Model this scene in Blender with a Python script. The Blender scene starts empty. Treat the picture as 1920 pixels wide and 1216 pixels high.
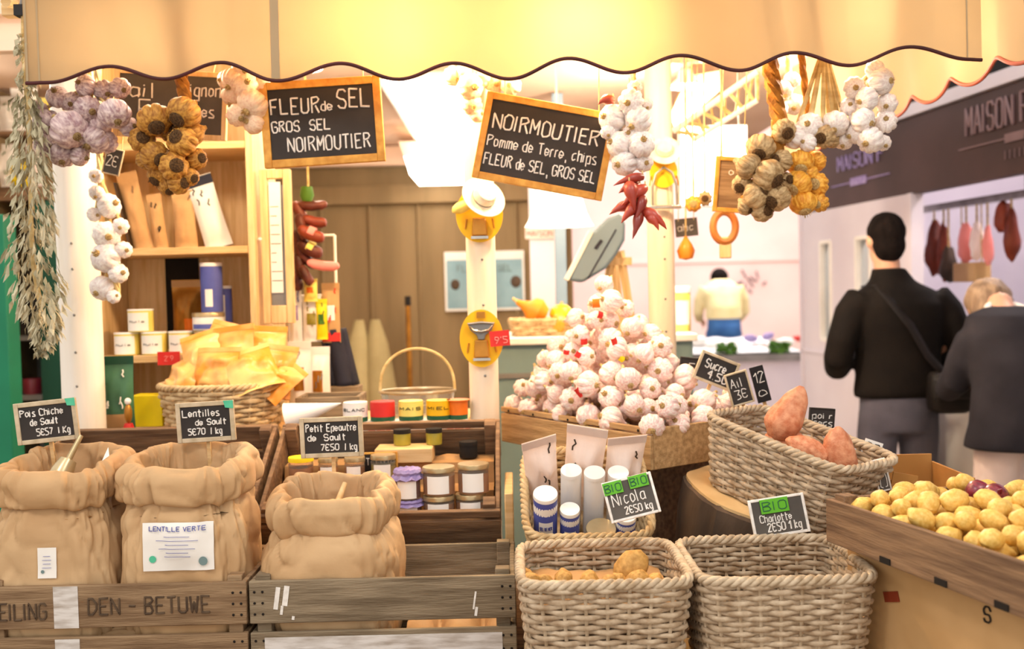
import bpy, math, random
from mathutils import Vector, Matrix, Euler, Quaternion, noise
S = bpy.context.scene
C = S.collection
PI = math.pi
R_ = math.radians
random.seed(7)

# ---------------------------------------------------------------- camera
FPX = 1870.0
CAM = Vector((0, 0, 1.45))
PITCH = math.atan(63 / FPX)
ROLL = 0.024
_f = Vector((0, math.cos(PITCH), -math.sin(PITCH)))
_r0 = Vector((1, 0, 0)); _u0 = Vector((0, math.sin(PITCH), math.cos(PITCH)))
_r = _r0 * math.cos(ROLL) - _u0 * math.sin(ROLL)
_u = _u0 * math.cos(ROLL) + _r0 * math.sin(ROLL)
cd = bpy.data.cameras.new('camera'); cam = bpy.data.objects.new('camera', cd); C.objects.link(cam)
cd.sensor_width = 36; cd.lens = FPX / 1920 * 36; cd.clip_start = .05; cd.clip_end = 100
cam.matrix_world = Matrix(((_r.x, _u.x, -_f.x, CAM.x), (_r.y, _u.y, -_f.y, CAM.y), (_r.z, _u.z, -_f.z, CAM.z), (0, 0, 0, 1)))
cd.dof.use_dof = True; cd.dof.focus_distance = 2.25; cd.dof.aperture_fstop = 2.6
S.camera = cam

# ---------------------------------------------------------------- exposure, world, lights
S.view_settings.view_transform = 'Standard'; S.view_settings.look = 'None'
S.view_settings.gamma = 1; S.view_settings.use_curve_mapping = False
S.view_settings.exposure = 0.35
W = bpy.data.worlds.new('market_hall_light'); S.world = W; W.use_nodes = True
W.node_tree.nodes['Background'].inputs[0].default_value = (1, .945, .88, 1)
W.node_tree.nodes['Background'].inputs[1].default_value = 1.0

def lamp(name, loc, energy, col, radius=.06, kind='POINT', size=None, rot=None):
    l = bpy.data.lights.new(name, kind); l.energy = energy; l.color = col
    if kind == 'POINT': l.shadow_soft_size = radius
    if kind == 'AREA':
        l.shape = 'RECTANGLE'; l.size, l.size_y = size
    o = bpy.data.objects.new(name, l); C.objects.link(o); o.location = loc
    if rot: o.rotation_euler = rot
    return o
WARM = (1, .84, .64)
LAMPS = [(-.95, 2.86, 2.14), (-.3, 2.84, 2.15), (.22, 2.8, 2.15), (.95, 2.86, 2.15), (-.75, 3.7, 2.2), (.75, 4.2, 2.2)]
LAMP_E = [9, 26, 30, 13, 14, 70]
LAMP_C = [WARM, (1, .68, .34), (1, .72, .4), WARM, WARM, WARM]
for p, e, c_ in zip(LAMPS, LAMP_E, LAMP_C): lamp('bulb_light', p, e, c_, .05)
lamp('neighbour_hall_light', (2.9, 5.2, 2.6), 60, (1, .9, .86), .15)
lamp('fish_stall_light', (2.4, 10.2, 3.0), 260, (1, .9, .88), .25)
lamp('left_stall_light', (-2.35, 3.9, 2.4), 30, (1, .9, .75), .1)

for p in ((-1.3, .3, 3.7), (1.3, .5, 3.7)): lamp('front_fill_light', p, 75, (1, .93, .86), .25)  # unseen fill lights added in front to brighten the goods

# ---------------------------------------------------------------- pixel helpers
def at(px, py, Y):
    d = _f * FPX + _r * (px - 960) + _u * (608 - py)
    return CAM + d * (Y / d.y)
def xat(px, py, Y): return at(px, py, Y).x
def sz(n, Y): return n * Y / FPX

# ---------------------------------------------------------------- materials
def lin(h):
    h = h.lstrip('#'); o = []
    for i in (0, 2, 4):
        c = int(h[i:i + 2], 16) / 255
        o.append(c / 12.92 if c <= .04045 else ((c + .055) / 1.055) ** 2.4)
    return (*o, 1)
def mat(name, col, col2=None, rough=.6, scale=6, stretch=(1, 1, 1), bump=0, bscale=None, metal=0, emit=0, ecol=None, rnd=0, lo=.35, hi=.65, alpha=None, transl=0, detail=4, spec=.35):
    m = bpy.data.materials.new(name); m.use_nodes = True
    nt = m.node_tree; N = nt.nodes; L = nt.links
    b = N['Principled BSDF']; b.inputs['Roughness'].default_value = rough; b.inputs['Metallic'].default_value = metal
    b.inputs['Specular IOR Level'].default_value = spec
    c1 = lin(col); c2 = lin(col2) if col2 else tuple(min(1, x * .78) for x in c1[:3]) + (1,)
    tc = N.new('ShaderNodeTexCoord'); mp = N.new('ShaderNodeMapping'); L.new(tc.outputs['Object'], mp.inputs[0])
    mp.inputs['Scale'].default_value = stretch
    ns = N.new('ShaderNodeTexNoise'); ns.inputs['Scale'].default_value = scale; ns.inputs['Detail'].default_value = detail
    L.new(mp.outputs[0], ns.inputs['Vector'])
    cr = N.new('ShaderNodeValToRGB'); cr.color_ramp.elements[0].position = lo; cr.color_ramp.elements[1].position = hi
    cr.color_ramp.elements[0].color = c2; cr.color_ramp.elements[1].color = c1
    L.new(ns.outputs[0], cr.inputs[0]); out = cr.outputs[0]
    if rnd:
        oi = N.new('ShaderNodeObjectInfo'); hs = N.new('ShaderNodeHueSaturation')
        mr = N.new('ShaderNodeMapRange'); mr.inputs[3].default_value = 1 - rnd; mr.inputs[4].default_value = 1 + rnd
        L.new(oi.outputs['Random'], mr.inputs[0]); L.new(mr.outputs[0], hs.inputs['Value']); L.new(out, hs.inputs['Color']); out = hs.outputs[0]
        ml = N.new('ShaderNodeMath'); ml.operation = 'MULTIPLY'; ml.inputs[1].default_value = 37
        L.new(oi.outputs['Random'], ml.inputs[0]); L.new(ml.outputs[0], mp.inputs['Location'])
    L.new(out, b.inputs['Base Color'])
    if bump:
        n2 = N.new('ShaderNodeTexNoise'); n2.inputs['Scale'].default_value = bscale or scale * 4; n2.inputs['Detail'].default_value = 5
        L.new(mp.outputs[0], n2.inputs['Vector'])
        bp = N.new('ShaderNodeBump'); bp.inputs['Strength'].default_value = bump; bp.inputs['Distance'].default_value = .01
        L.new(n2.outputs[0], bp.inputs['Height']); L.new(bp.outputs[0], b.inputs['Normal'])
    if emit:
        b.inputs['Emission Color'].default_value = lin(ecol or col); b.inputs['Emission Strength'].default_value = emit
    if alpha is not None: b.inputs['Alpha'].default_value = alpha
    if transl:
        t = N.new('ShaderNodeBsdfTranslucent'); L.new(out, t.inputs[0]); mx = N.new('ShaderNodeMixShader'); mx.inputs[0].default_value = transl
        L.new(b.outputs[0], mx.inputs[1]); L.new(t.outputs[0], mx.inputs[2]); L.new(mx.outputs[0], N['Material Output'].inputs[0])
    return m
def glass(name, col, rough=.05):
    m = bpy.data.materials.new(name); m.use_nodes = True; b = m.node_tree.nodes['Principled BSDF']
    b.inputs['Base Color'].default_value = lin(col); b.inputs['Transmission Weight'].default_value = .9; b.inputs['Roughness'].default_value = rough; b.inputs['IOR'].default_value = 1.2
    return m
GRAIN = (1.2, 14, 14)
M = dict(
    woodtan=mat('tan_crate_wood', '#c6a070', '#a07c50', .7, 5, GRAIN, .3), wood=mat('weathered_wood', '#9c8060', '#785d42', .75, 5, GRAIN, .35, rnd=.08),
    wooddk=mat('brown_crate_wood', '#8a6c50', '#634a36', .75, 5, GRAIN, .3, rnd=.06),
    woodgrey=mat('grey_crate_wood', '#94836a', '#6c5c47', .8, 5, GRAIN, .4, rnd=.06),
    pale=mat('pale_pine', '#e6c795', '#d2ac76', .6, 5, (14, 14, 1.2), .1),
    palex=mat('pale_pine_boards', '#dfbd8a', '#c9a26c', .6, 5, GRAIN, .1),
    frame=mat('pine_frame', '#d9a24a', '#c08432', .55, 6, (6, 6, 6), .1),
    signframe=mat('limed_wood_frame', '#cdbb9f', '#b5a283', .7, 9, (4, 4, 4), .1),
    slate=mat('chalkboard_slate', '#3a3431', '#2c2826', .8, 7, bump=.05),
    slate_grey=mat('grey_slate', '#5d5751', '#4b4641', .8, 7, bump=.05),
    chalk=mat('white_chalk', '#f2eee8', '#d8d2ca', .9, 60),
    kraft=mat('kraft_paper', '#cba97f', '#b79166', .7, 3.2, (1, 1, 1), .5, 11, rnd=.05),
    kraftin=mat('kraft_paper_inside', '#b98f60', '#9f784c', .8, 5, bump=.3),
    wicker=mat('grey_wicker', '#cbb89e', '#957b5e', .7, 38, (1, 1, 1), .2, lo=.3, hi=.7),
    wickerrim=mat('wicker_rim', '#d0bea4', '#a38b6d', .7, 38, (1, 1, 1), .2, lo=.3, hi=.7),
    wickertan=mat('tan_wicker', '#d6bd93', '#a8875a', .7, 38, (1, 1, 1), .2, lo=.3, hi=.7),
    garlic=mat('garlic_skin', '#f0d6b8', '#e0b496', .55, 2.2, (3.2, 3.2, .5), .08, 5, rnd=.05, lo=.3, hi=.58),
    garlicpink=mat('pink_garlic_skin', '#f6ebe2', '#e6bdb6', .55, 2.2, (3.2, 3.2, .5), .08, 5, rnd=.06, lo=.38, hi=.62),
    garlicwhite=mat('white_garlic_skin', '#f4efe9', '#d9c9c6', .55, 2.2, (3.2, 3.2, .5), .1, 5, rnd=.04),
    garlicpurple=mat('purple_garlic_skin', '#d9c5c0', '#97777d', .55, 1.6, (3.2, 3.2, .6), .15, 5, rnd=.12),
    garlicbrown=mat('smoked_garlic_skin', '#c8923e', '#8a5418', .6, 1.8, (3, 3, .6), .25, 5, rnd=.15),
    garlictan=mat('tan_garlic_skin', '#c9ac7f', '#8f7048', .6, 1.8, (3, 3, .6), .25, 5, rnd=.12),
    garlicamber=mat('amber_garlic_skin', '#f0b84c', '#c57a1a', .5, 1.8, (3, 3, .6), .2, 5, rnd=.12),
    root=mat('garlic_root', '#d0b47c', '#a88550', .9, 8, bump=.5),
    rootmid=mat('brown_garlic_root', '#a08458', '#75592f', .9, 8, bump=.5), rootdark=mat('dark_garlic_root', '#6a4a28', '#3f2a14', .9, 8, bump=.5),
    straw=mat('dry_garlic_stalk', '#d8c08a', '#b3955c', .75, 12, (1, 1, 3), .2),
    amberrope=mat('amber_plaited_stalk', '#b87a26', '#7d4a10', .7, 30, (1, 1, 1), .4),
    chilli=mat('dried_red_chilli', '#b5432f', '#741f17', .35, 5, bump=.15, rnd=.2, spec=.6),
    potato=mat('yellow_potato_skin', '#e9c672', '#d6a94e', .5, 3, bump=.06, rnd=.07),
    potatobr=mat('brown_potato_skin', '#c99b55', '#a87a3a', .6, 3, bump=.1, rnd=.1),
    sweet=mat('sweet_potato_skin', '#e0a07a', '#c47550', .55, 3, bump=.2, rnd=.05),
    onion=mat('red_onion_skin', '#8c2a3c', '#5c1226', .3, 2, (3, 3, .4), rnd=.1, spec=.6),
    squash=mat('orange_squash_skin', '#f0a034', '#d97c1c', .4, 3, rnd=.05), squashy=mat('yellow_squash_skin', '#f2c81c', '#e0aa10', .4, 3),
    bark=mat('tree_bark', '#6b5644', '#3f3228', .9, 6, (1, 1, .4), 1.0, 14), cutwood=mat('sawn_wood_face', '#dcbb88', '#c49c66', .7, 5, bump=.15),
    awning=mat('cream_awning_canvas', '#ae936e', '#a48862', .8, 1.5, bump=.04, transl=.32),
    awninghem=mat('awning_hem', '#ae9a7a', '#a28d6c', .8, 2, transl=.15),
    piping=mat('maroon_awning_piping', '#4a1a1c', '#38100f', .6, 8), pipingred=mat('red_awning_piping', '#9c4a34', '#7a3322', .6, 8),
    post=mat('cream_painted_post', '#efe0cb', '#e4d0b2', .5, 3, (6, 6, .6), .03), postwhite=mat('white_painted_post', '#efe9e0', '#e2d8c8', .5, 3, (6, 6, .6), .03),
    white=mat('white_plastic', '#f4f1ec', '#e8e3dc', .4, 4), paper=mat('white_paper', '#f6f3ee', '#e8e4dd', .8, 5),
    paperpink=mat('pinkish_paper_bag', '#fbf3ee', '#efe0d8', .5, 6, bump=.3, transl=.35), black=mat('black_print', '#1c1718', '#120e0f', .6, 6),
    grey=mat('grey_metal', '#8d8b88', '#787672', .4, 5, metal=.4), steel=mat('brushed_steel', '#c9c5be', '#a5a19a', .25, 12, metal=.9),
    bronze=mat('bronze_metal', '#c98e3c', '#94601e', .35, 8, metal=.5), dark=mat('dark_brown_and_gap_shade', '#221a14', '#16100c', .9, 5),  # dark: own colour of nails and jars, painted shade in gaps
    yellow=mat('yellow_card', '#eebb16', '#e0a60c', .5, 5), yellowb=mat('bright_yellow', '#f3dc1a', '#e6c80e', .45, 5),
    red=mat('red_card', '#d9342e', '#c62823', .5, 5), pink=mat('pink_price_card', '#f0968e', '#e6857e', .6, 5), orange=mat('orange_label', '#ef7d22', '#e06b12', .5, 5),
    green=mat('green_plastic_rim', '#2f6a4a', '#24573c', .45, 5), bio=mat('bright_green_sticker', '#66b82a', '#58a81e', .5, 8), mint=mat('mint_green_sticker', '#3fae86', '#5cc39c', .5, 20),
    blue=mat('blue_print', '#5a64ae', '#48509a', .45, 9), bluelt=mat('pale_blue_plastic', '#74899a', '#687d8e', .5, 2), lilac=mat('lilac_cloth', '#a99ac6', '#8d7cb2', .8, 30, bump=.3),
    jar=glass('clear_jar_glass', '#f6ead8'), honey=mat('amber_preserve', '#b87428', '#8a4c14', .25, 8, spec=.6), jam=mat('dark_red_jam', '#7c2418', '#54120e', .2, 8, spec=.6), olive=mat('olive_preserve', '#a89a3a', '#857a28', .3, 12),
    lid=mat('gold_jar_lid', '#c8b48e', '#a8926a', .3, 9, metal=.6), bagorange=mat('orange_snack_bag', '#e58f2e', '#f3c57c', .3, 7, (1, 1, 1), .25, 14, lo=.38, hi=.62, rnd=.12),
    greenbag=mat('green_foil_bag', '#4a7a58', '#2d5440', .4, 6, bump=.3, bscale=9), brownbag=mat('brown_paper_bag', '#cfa878', '#b58c5c', .7, 6, bump=.3),
    teal=mat('grey_teal_paint', '#7d9494', '#6d8484', .5, 3), greendk=mat('dark_green_paint', '#0f4a35', '#0b3b2a', .5, 3), greenlt=mat('bright_green_paint', '#14805c', '#0f6e4e', .5, 3),
    taupe=mat('taupe_panelling', '#8d7654', '#7f6a4a', .7, 3, (3, 3, .4), .05), ceil=mat('pinkish_ceiling', '#e9cdb8', '#dfc0a8', .8, 2), pinkwall=mat('pale_pink_wall', '#f0d0c8', '#e8c4bc', .7, 1.5),
    lilacwall=mat('lilac_white_panel', '#dfd8e2', '#d4ccd8', .5, 2), fascia=mat('aubergine_fascia', '#4a3536', '#3b292a', .45, 2), fasciatxt=mat('pale_fascia_lettering', '#8d7478', '#7f676b', .5, 5),
    floor=mat('market_floor', '#b9aa98', '#a69684', .6, 2, bump=.05), hallwall=mat('pale_hall_wall', '#d9d2c6', '#cdc5b8', .8, 1.5), halldark=mat('unlit_hall_dark', '#191514', '#120f0e', .8, 2),
    glow=mat('lit_diffuser', '#ffffff', '#ffffff', .5, emit=9, ecol='#fff0dc'), glowwarm=mat('lit_lampshade', '#ffffff', '#fff8ee', .6, emit=1.6, ecol='#fff0d4'), glowsoft=mat('glowing_panel', '#ffffff', '#ffffff', .5, emit=4, ecol='#fff3e2'),
    skin=mat('skin', '#d8a588', '#cc967a', .5, 8), hairdk=mat('dark_hair', '#1d1614', '#120d0c', .9, 40, (1, 1, .3), .8, spec=.08), hairfair=mat('greying_fair_hair', '#a58a70', '#7c6450', .6, 40, (1, 1, .3), .4),
    jacket=mat('black_jacket', '#17120f', '#0f0b0a', .85, 6, bump=.15, bscale=14, spec=.15), jeans=mat('faded_jeans', '#55535f', '#403f4b', .85, 5, bump=.15), coat=mat('dark_navy_coat', '#2c2a30', '#222026', .85, 6, bump=.1, spec=.15),
    trousers=mat('pale_trousers', '#cdbcb8', '#bba9a6', .8, 5), cream=mat('cream_jumper', '#ead9a8', '#dcc890', .8, 6), bluejeans=mat('blue_jeans', '#3f6ea8', '#2f5a92', .8, 6), bag=mat('black_bag', '#1a1413', '#120e0d', .6, 6, spec=.25),
    ham=mat('cured_meat', '#8c3a22', '#60220f', .45, 6, bump=.3, rnd=.15), hamdk=mat('dark_cured_meat', '#54402e', '#36281c', .5, 6, bump=.3), card=mat('brown_cardboard', '#b98548', '#a87438', .75, 4, bump=.05), cardpale=mat('pale_cardboard', '#c6a070', '#b08a5a', .75, 4, bump=.1),
    sage=mat('dried_sage_leaf', '#d6cdae', '#a29a7a', .8, 9, rnd=.2), leather=mat('tan_leather', '#c47a3c', '#a05c24', .5, 6), sausage=mat('dry_sausage', '#6b3226', '#42190f', .5, 14, bump=.3, rnd=.2), navy=mat('navy_cloth', '#2c2e40', '#20222f', .8, 5),
    khaki=mat('khaki_canvas', '#b3a479', '#a09166', .8, 4), ice=mat('crushed_ice', '#f4f2f2', '#dcdcdf', .5, 30, bump=.5), herb=mat('green_leaf', '#4e7a24', '#3a6418', .6, 9), tan=mat('tan_grain', '#c08c4e', '#8e5f2c', .7, 60, bump=.6, bscale=120),
    lentil=mat('dark_lentils', '#5c4c30', '#3a301e', .6, 90, bump=.6, bscale=140), lemon=mat('pale_yellow_label', '#f0dc74', '#e6cf60', .5, 8), tealpaint=mat('poster_blue', '#8fb0bc', '#7d9eac', .6, 6), cap=mat('straw_hat', '#f0e6d2', '#e2d4b8', .7, 30, bump=.3),
    clear=glass('clear_wrap', '#f7f3ec', .15), brass=mat('brass_wire', '#b8aa90', '#968868', .3, 9, metal=.6), stain=mat('white_paint_smear', '#d9d4cf', '#a89c90', .85, 14, (1, 6, 6), lo=.3, hi=.6), ink=mat('faded_stencil_ink', '#4a3a2c', '#5e4c3a', .9, 40),
)
# ---------------------------------------------------------------- mesh builder
def frame_from(t):
    t = t.normalized(); a = Vector((0, 0, 1)) if abs(t.z) < .9 else Vector((1, 0, 0))
    n = t.cross(a).normalized(); return n, t.cross(n).normalized()
class MB:
    def __init__(s): s.v = []; s.f = []; s.mi = []
    def add(s, vs, fs, mi=0):
        o = len(s.v); s.v += [tuple(v) for v in vs]; s.f += [tuple(i + o for i in f) for f in fs]; s.mi += [mi] * len(fs); return s
    def box(s, c, d, R=None, mi=0):
        vs = []
        for x in (-.5, .5):
            for y in (-.5, .5):
                for z in (-.5, .5):
                    v = Vector((x * d[0], y * d[1], z * d[2]))
                    if R: v = R @ v
                    vs.append(v + Vector(c))
        return s.add(vs, [(0, 1, 3, 2), (4, 6, 7, 5), (0, 4, 5, 1), (2, 3, 7, 6), (0, 2, 6, 4), (1, 5, 7, 3)], mi)
    def tube(s, pts, r, n=8, closed=False, mi=0, flat=1.0):
        pts = [Vector(p) for p in pts]; k = len(pts); rr = r if isinstance(r, (list, tuple)) else [r] * k
        vs = []; up = None
        for i, p in enumerate(pts):
            if closed: t = pts[(i + 1) % k] - pts[i - 1]
            else: t = pts[min(i + 1, k - 1)] - pts[max(i - 1, 0)]
            if t.length < 1e-9: t = Vector((0, 0, 1))
            t.normalize()
            if up is None: a, b = frame_from(t)
            else:
                a = (up - t * up.dot(t))
                if a.length < 1e-6: a, b = frame_from(t)
                a.normalize(); b = t.cross(a)
            up = a
            for j in range(n):
                q = 2 * PI * j / n
                vs.append(p + a * (math.cos(q) * rr[i]) + b * (math.sin(q) * rr[i] * flat))
        fs = []
        for i in range(k if closed else k - 1):
            for j in range(n):
                i2 = (i + 1) % k; j2 = (j + 1) % n
                fs.append((i * n + j, i * n + j2, i2 * n + j2, i2 * n + j))
        if not closed:
            fs.append(tuple(range(n - 1, -1, -1))); fs.append(tuple((k - 1) * n + j for j in range(n)))
        return s.add(vs, fs, mi)
    def lathe(s, prof, n=24, c=(0, 0, 0), mi=0, lobes=0, amp=.1, sx=1, sy=1, fn=None):
        vs = []; c = Vector(c)
        for k, (r, z) in enumerate(prof):
            for j in range(n):
                q = 2 * PI * j / n; rr = r
                if lobes:
                    w = amp * min(1, r) * (1 if -.6 < z < .8 else .5)
                    rr = r * (1 - w * (1 - abs(math.sin(lobes * q / 2)) ** .6))
                p = Vector((math.cos(q) * rr * sx, math.sin(q) * rr * sy, z))
                if fn: p = fn(p, q, k)
                vs.append(p + c)
        fs = []
        for i in range(len(prof) - 1):
            for j in range(n):
                j2 = (j + 1) % n; fs.append((i * n + j, i * n + j2, (i + 1) * n + j2, (i + 1) * n + j))
        if prof[0][0] > 1e-6: fs.append(tuple(range(n - 1, -1, -1)))
        if prof[-1][0] > 1e-6: fs.append(tuple((len(prof) - 1) * n + j for j in range(n)))
        return s.add(vs, fs, mi)
    def blob(s, c, r, n=16, m=10, amp=0, fr=2.0, seed=0, R=None, mi=0, taper=0, bend=0):
        vs = []; c = Vector(c); fs = []
        for i in range(m + 1):
            th = PI * i / m
            for j in range(n):
                q = 2 * PI * j / n
                d = Vector((math.sin(th) * math.cos(q), math.sin(th) * math.sin(q), math.cos(th)))
                k = 1 + (amp * noise.noise(d * fr + Vector((seed, seed * .7, 3))) if amp else 0)
                p = Vector((d.x * r[0] * k * (1 - taper * d.z), d.y * r[1] * k * (1 - taper * d.z), d.z * r[2] * k))
                if bend: p.x += bend * r[2] * (d.z * d.z - .4)
                if R: p = R @ p
                vs.append(c + p)
        for i in range(m):
            for j in range(n):
                j2 = (j + 1) % n; fs.append((i * n + j, (i + 1) * n + j, (i + 1) * n + j2, i * n + j2))
        return s.add(vs, fs, mi)
    def prism(s, poly, y0, y1, mi=0):          # polygon in x,z extruded along y
        n = len(poly); vs = [(x, y0, z) for x, z in poly] + [(x, y1, z) for x, z in poly]
        fs = [tuple(range(n)), tuple(range(2 * n - 1, n - 1, -1))] + [(i, i + n, (i + 1) % n + n, (i + 1) % n) for i in range(n)]
        return s.add(vs, fs, mi)
    def grid(s, fn, nu, nv, mi=0, wrap=False):
        vs = [fn(i / nu, j / nv) for j in range(nv + 1) for i in range(nu + (0 if wrap else 1))]; w = nu + (0 if wrap else 1); fs = []
        for j in range(nv):
            for i in range(nu):
                i2 = (i + 1) % w if wrap else i + 1
                fs.append((j * w + i, j * w + i2, (j + 1) * w + i2, (j + 1) * w + i))
        return s.add(vs, fs, mi)
    def loft(s, rings, n=20, mi=0):            # rings: (x,y,z,rx,ry[,pw])
        vs = []
        for r in rings:
            pw = r[5] if len(r) > 5 else 1.0
            for j in range(n):
                q = 2 * PI * j / n; cx, sy = math.cos(q), math.sin(q)
                vs.append((r[0] + r[3] * math.copysign(abs(cx) ** pw, cx), r[1] + r[4] * math.copysign(abs(sy) ** pw, sy), r[2]))
        k = len(rings); fs = [(i * n + j, i * n + (j + 1) % n, (i + 1) * n + (j + 1) % n, (i + 1) * n + j) for i in range(k - 1) for j in range(n)]
        fs += [tuple(range(n - 1, -1, -1)), tuple((k - 1) * n + j for j in range(n))]
        return s.add(vs, fs, mi)
    def build(s, name, mats, parent=None, smooth=40, bevel=0, thick=0, remesh=0, loc=None, rot=None, sub=0):
        me = bpy.data.meshes.new(name); me.from_pydata(s.v, [], s.f)
        ms = mats if isinstance(mats, (list, tuple)) else [mats]
        for m in ms: me.materials.append(M[m] if isinstance(m, str) else m)
        if len(ms) > 1: me.polygons.foreach_set('material_index', s.mi)
        if smooth:
            me.polygons.foreach_set('use_smooth', [True] * len(me.polygons)); me.set_sharp_from_angle(angle=R_(smooth))
        me.update(); o = bpy.data.objects.new(name, me); C.objects.link(o)
        if parent: o.parent = parent
        if loc is not None: o.location = loc
        if rot is not None: o.rotation_euler = rot
        if remesh:
            md = o.modifiers.new('remesh', 'REMESH'); md.mode = 'VOXEL'; md.voxel_size = remesh; md.use_smooth_shade = True
            sm = o.modifiers.new('smooth', 'SMOOTH'); sm.factor = .5; sm.iterations = 6
        if thick:
            md = o.modifiers.new('solid', 'SOLIDIFY'); md.thickness = thick; md.offset = 0
        if bevel:
            md = o.modifiers.new('bevel', 'BEVEL'); md.width = bevel; md.segments = 2; md.limit_method = 'ANGLE'
        return o
def tag(o, label, cat, group=None, kind=None):
    if label: o['label'] = label
    if cat: o['category'] = cat
    if group: o['group'] = group
    if kind: o['kind'] = kind
    return o
def thing(name, label, cat, loc=(0, 0, 0), rot=(0, 0, 0), group=None):
    o = bpy.data.objects.new(name, None); o.empty_display_size = .03; C.objects.link(o)
    o.location = loc; o.rotation_euler = rot
    return tag(o, label, cat, group)
def struct(name, mb, m, **k):
    o = mb.build(name, m, **k); o['kind'] = 'structure'; return o
def copy_tree(o, parent=None):
    c = o.copy(); C.objects.link(c); c.parent = parent
    for ch in list(o.children): copy_tree(ch, c)
    return c
def kill(o):
    for ch in list(o.children): kill(ch)
    bpy.data.objects.remove(o)
# ---------------------------------------------------------------- chalk handwriting
G = dict(A="002640 1232", B="000636453403 0333413000", C="4536160501103041", D="00062644422000", E="40000646 0333", F="000646 0333", G="453616050110304143 4323",
         H="0006 4046 0343", I="0006", J="3631200001", K="0006 4603 0340", L="060040", M="0006224640", N="00064046", O="16050110304145361" + "6", P="000636453403", Q="160501103041453616 2240",
         R="000636453403 2340", S="453616050413334241301001", T="0646 2620", U="060110304146", V="062046", W="0610243046", X="0046 0640", Y="0623 4623 2320", Z="06460040")
G.update({'0': "160501103041453616", '1': "042620", '2': "0516364534" + "0040", '3': "0646233342413010", '4': "303603" + "43", '5': "460604334241301000", '6': "4616031030414203", '7': "064610", '8': "14061636" + "341401103041341" + "4", '9': "3313040616364410",
          'a': "3414030110313 4".replace(' ', '') + " 3430", 'b': "0006 0314343130100", 'c': "34140301103 1".replace(' ', ''), 'd': "34140301103034 3630", 'e': "0232331403011031", 'f': "26160500 0424", 'h': "0006 03143430", 'i': "0400 0505", 'k': "0006 3402 0230",
          'l': "0006", 'm': "0004 03142420 23344440", 'n': "0004 03143430", 'o': "140301103133241" + "4", 'p': "0b04 031434313010", 'r': "0004 031424", 's': "341403313000", 't': "161020 0434", 'u': "0401102130 3430", 'x': "0034 0430", 'é': "0232331403011031 1526",
          '€': "4536160501103041 0333", '.': "0000", ',': "101b", '-': "0333", "'": "0605", '/': "0046", 'g': "34140301103034 343b1b"})
for k_ in ('b',): G[k_] = "0006 031434313010"
def strokes(t):
    out = []
    for s in G.get(t, G.get(t.lower(), "")).split():
        out.append([(int(s[i]), {'a': -1, 'b': -2}.get(s[i + 1]) if s[i + 1] in 'ab' else int(s[i + 1])) for i in range(0, len(s) - 1, 2)])
    return out
def write(mb, text, x0, z0, h, width=None, y=0, r=.001, slope=0, wob=.25, rnd=None, adv=.62, f=None):
    """chalk strokes in the x,z plane at y; x0,z0 start of the base line; h cap height; f maps (x,z) to a point"""
    rnd = rnd or random.Random(hash(len(text)) + int(h * 1e5)); segs = []; x = 0
    for ch in text:
        if ch == ' ': x += 3.2; continue
        st = strokes(ch); w = max([p[0] for s in st for p in s] + [1])
        for s in st: segs.append([(x + p[0] + rnd.uniform(-wob, wob), p[1] + rnd.uniform(-wob, wob)) for p in s])
        x += w + 1.6
    tot = max(x - 1.6, 1); kx = (width / tot) if width else h / 6 * adv * 1.2
    for s in segs:
        pts = []
        for a, b in s:
            X = x0 + a * kx; Z = z0 + b * h / 6 + slope * a * kx
            pts.append(f(X, Z) if f else (X, y, Z))
        fine = [pts[0]]
        for a_, b_ in zip(pts[:-1], pts[1:]):
            va, vb = Vector(a_), Vector(b_); L = (vb - va).length
            if L > 4 * r: fine += [tuple(va.lerp(vb, .9 * r / L)), tuple(vb.lerp(va, .9 * r / L))]
            fine.append(b_)
        pts = fine
        if len(pts) == 1: pts.append((pts[0][0] + r, pts[0][1], pts[0][2]))
        if len(pts) == 2 and pts[0] == pts[1]: pts[1] = (pts[1][0] + r, pts[1][1], pts[1][2] - r)
        mb.tube(pts, r, 5)
    return mb
# ---------------------------------------------------------------- the setting
struct('floor', MB().box((0, 6, -.05), (24, 26, .1)), 'floor')
AX = Vector((2.31, 4.5, 0)); ARZ = .1194                    # the right-hand stall row, running away along the aisle
Rz = Matrix.Rotation(ARZ, 3, 'Z')
def aisle(lx, ly, z=0): return AX + Rz @ Vector((lx, ly, z))
TAB = .594                                                   # table top
# own stall: back wall, ceiling, lintel
b = MB().box((-.95, 6.66, 1.2), (2.72, .1, 2.4))
struct('wall_back', b, 'taupe')
b = MB()
for k in range(9): b.box((-2.2 + k * .32, 6.6, 1.05), (.018, .03, 2.1))
b.box((-.95, 6.58, 2.1), (2.7, .06, .12)); b.box((-.95, 6.59, .12), (2.7, .04, .16))
struct('trim_1', b, 'taupe', bevel=.004)
struct('ceiling', MB().box((-.35, 5.0, 2.44), (3.9, 3.3, .06)), 'ceil')
b = MB().box((-.35, 3.42, 2.36), (3.9, .05, .12)); b.box((-.35, 6.5, 2.34), (3.9, .08, .12))
struct('trim_2', b, 'ceil')
struct('wall_left', MB().box((-2.3, 5.35, 1.2), (.06, 2.6, 2.4)), 'taupe')
# hall beyond
struct('wall_rear', MB().box((3.0, 13.2, 2.2), (16, .2, 4.6)), 'pinkwall')
b = MB().box((3.0, 13.08, 1.78), (16, .04, .05)); b.box((3.0, 13.08, .35), (16, .04, .7))
struct('baseboard_rear', b, 'pinkwall')
struct('wall_neighbour', MB().box((-4.2, 6.2, 2.2), (3.8, .12, 4.4)), 'hallwall')
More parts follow.
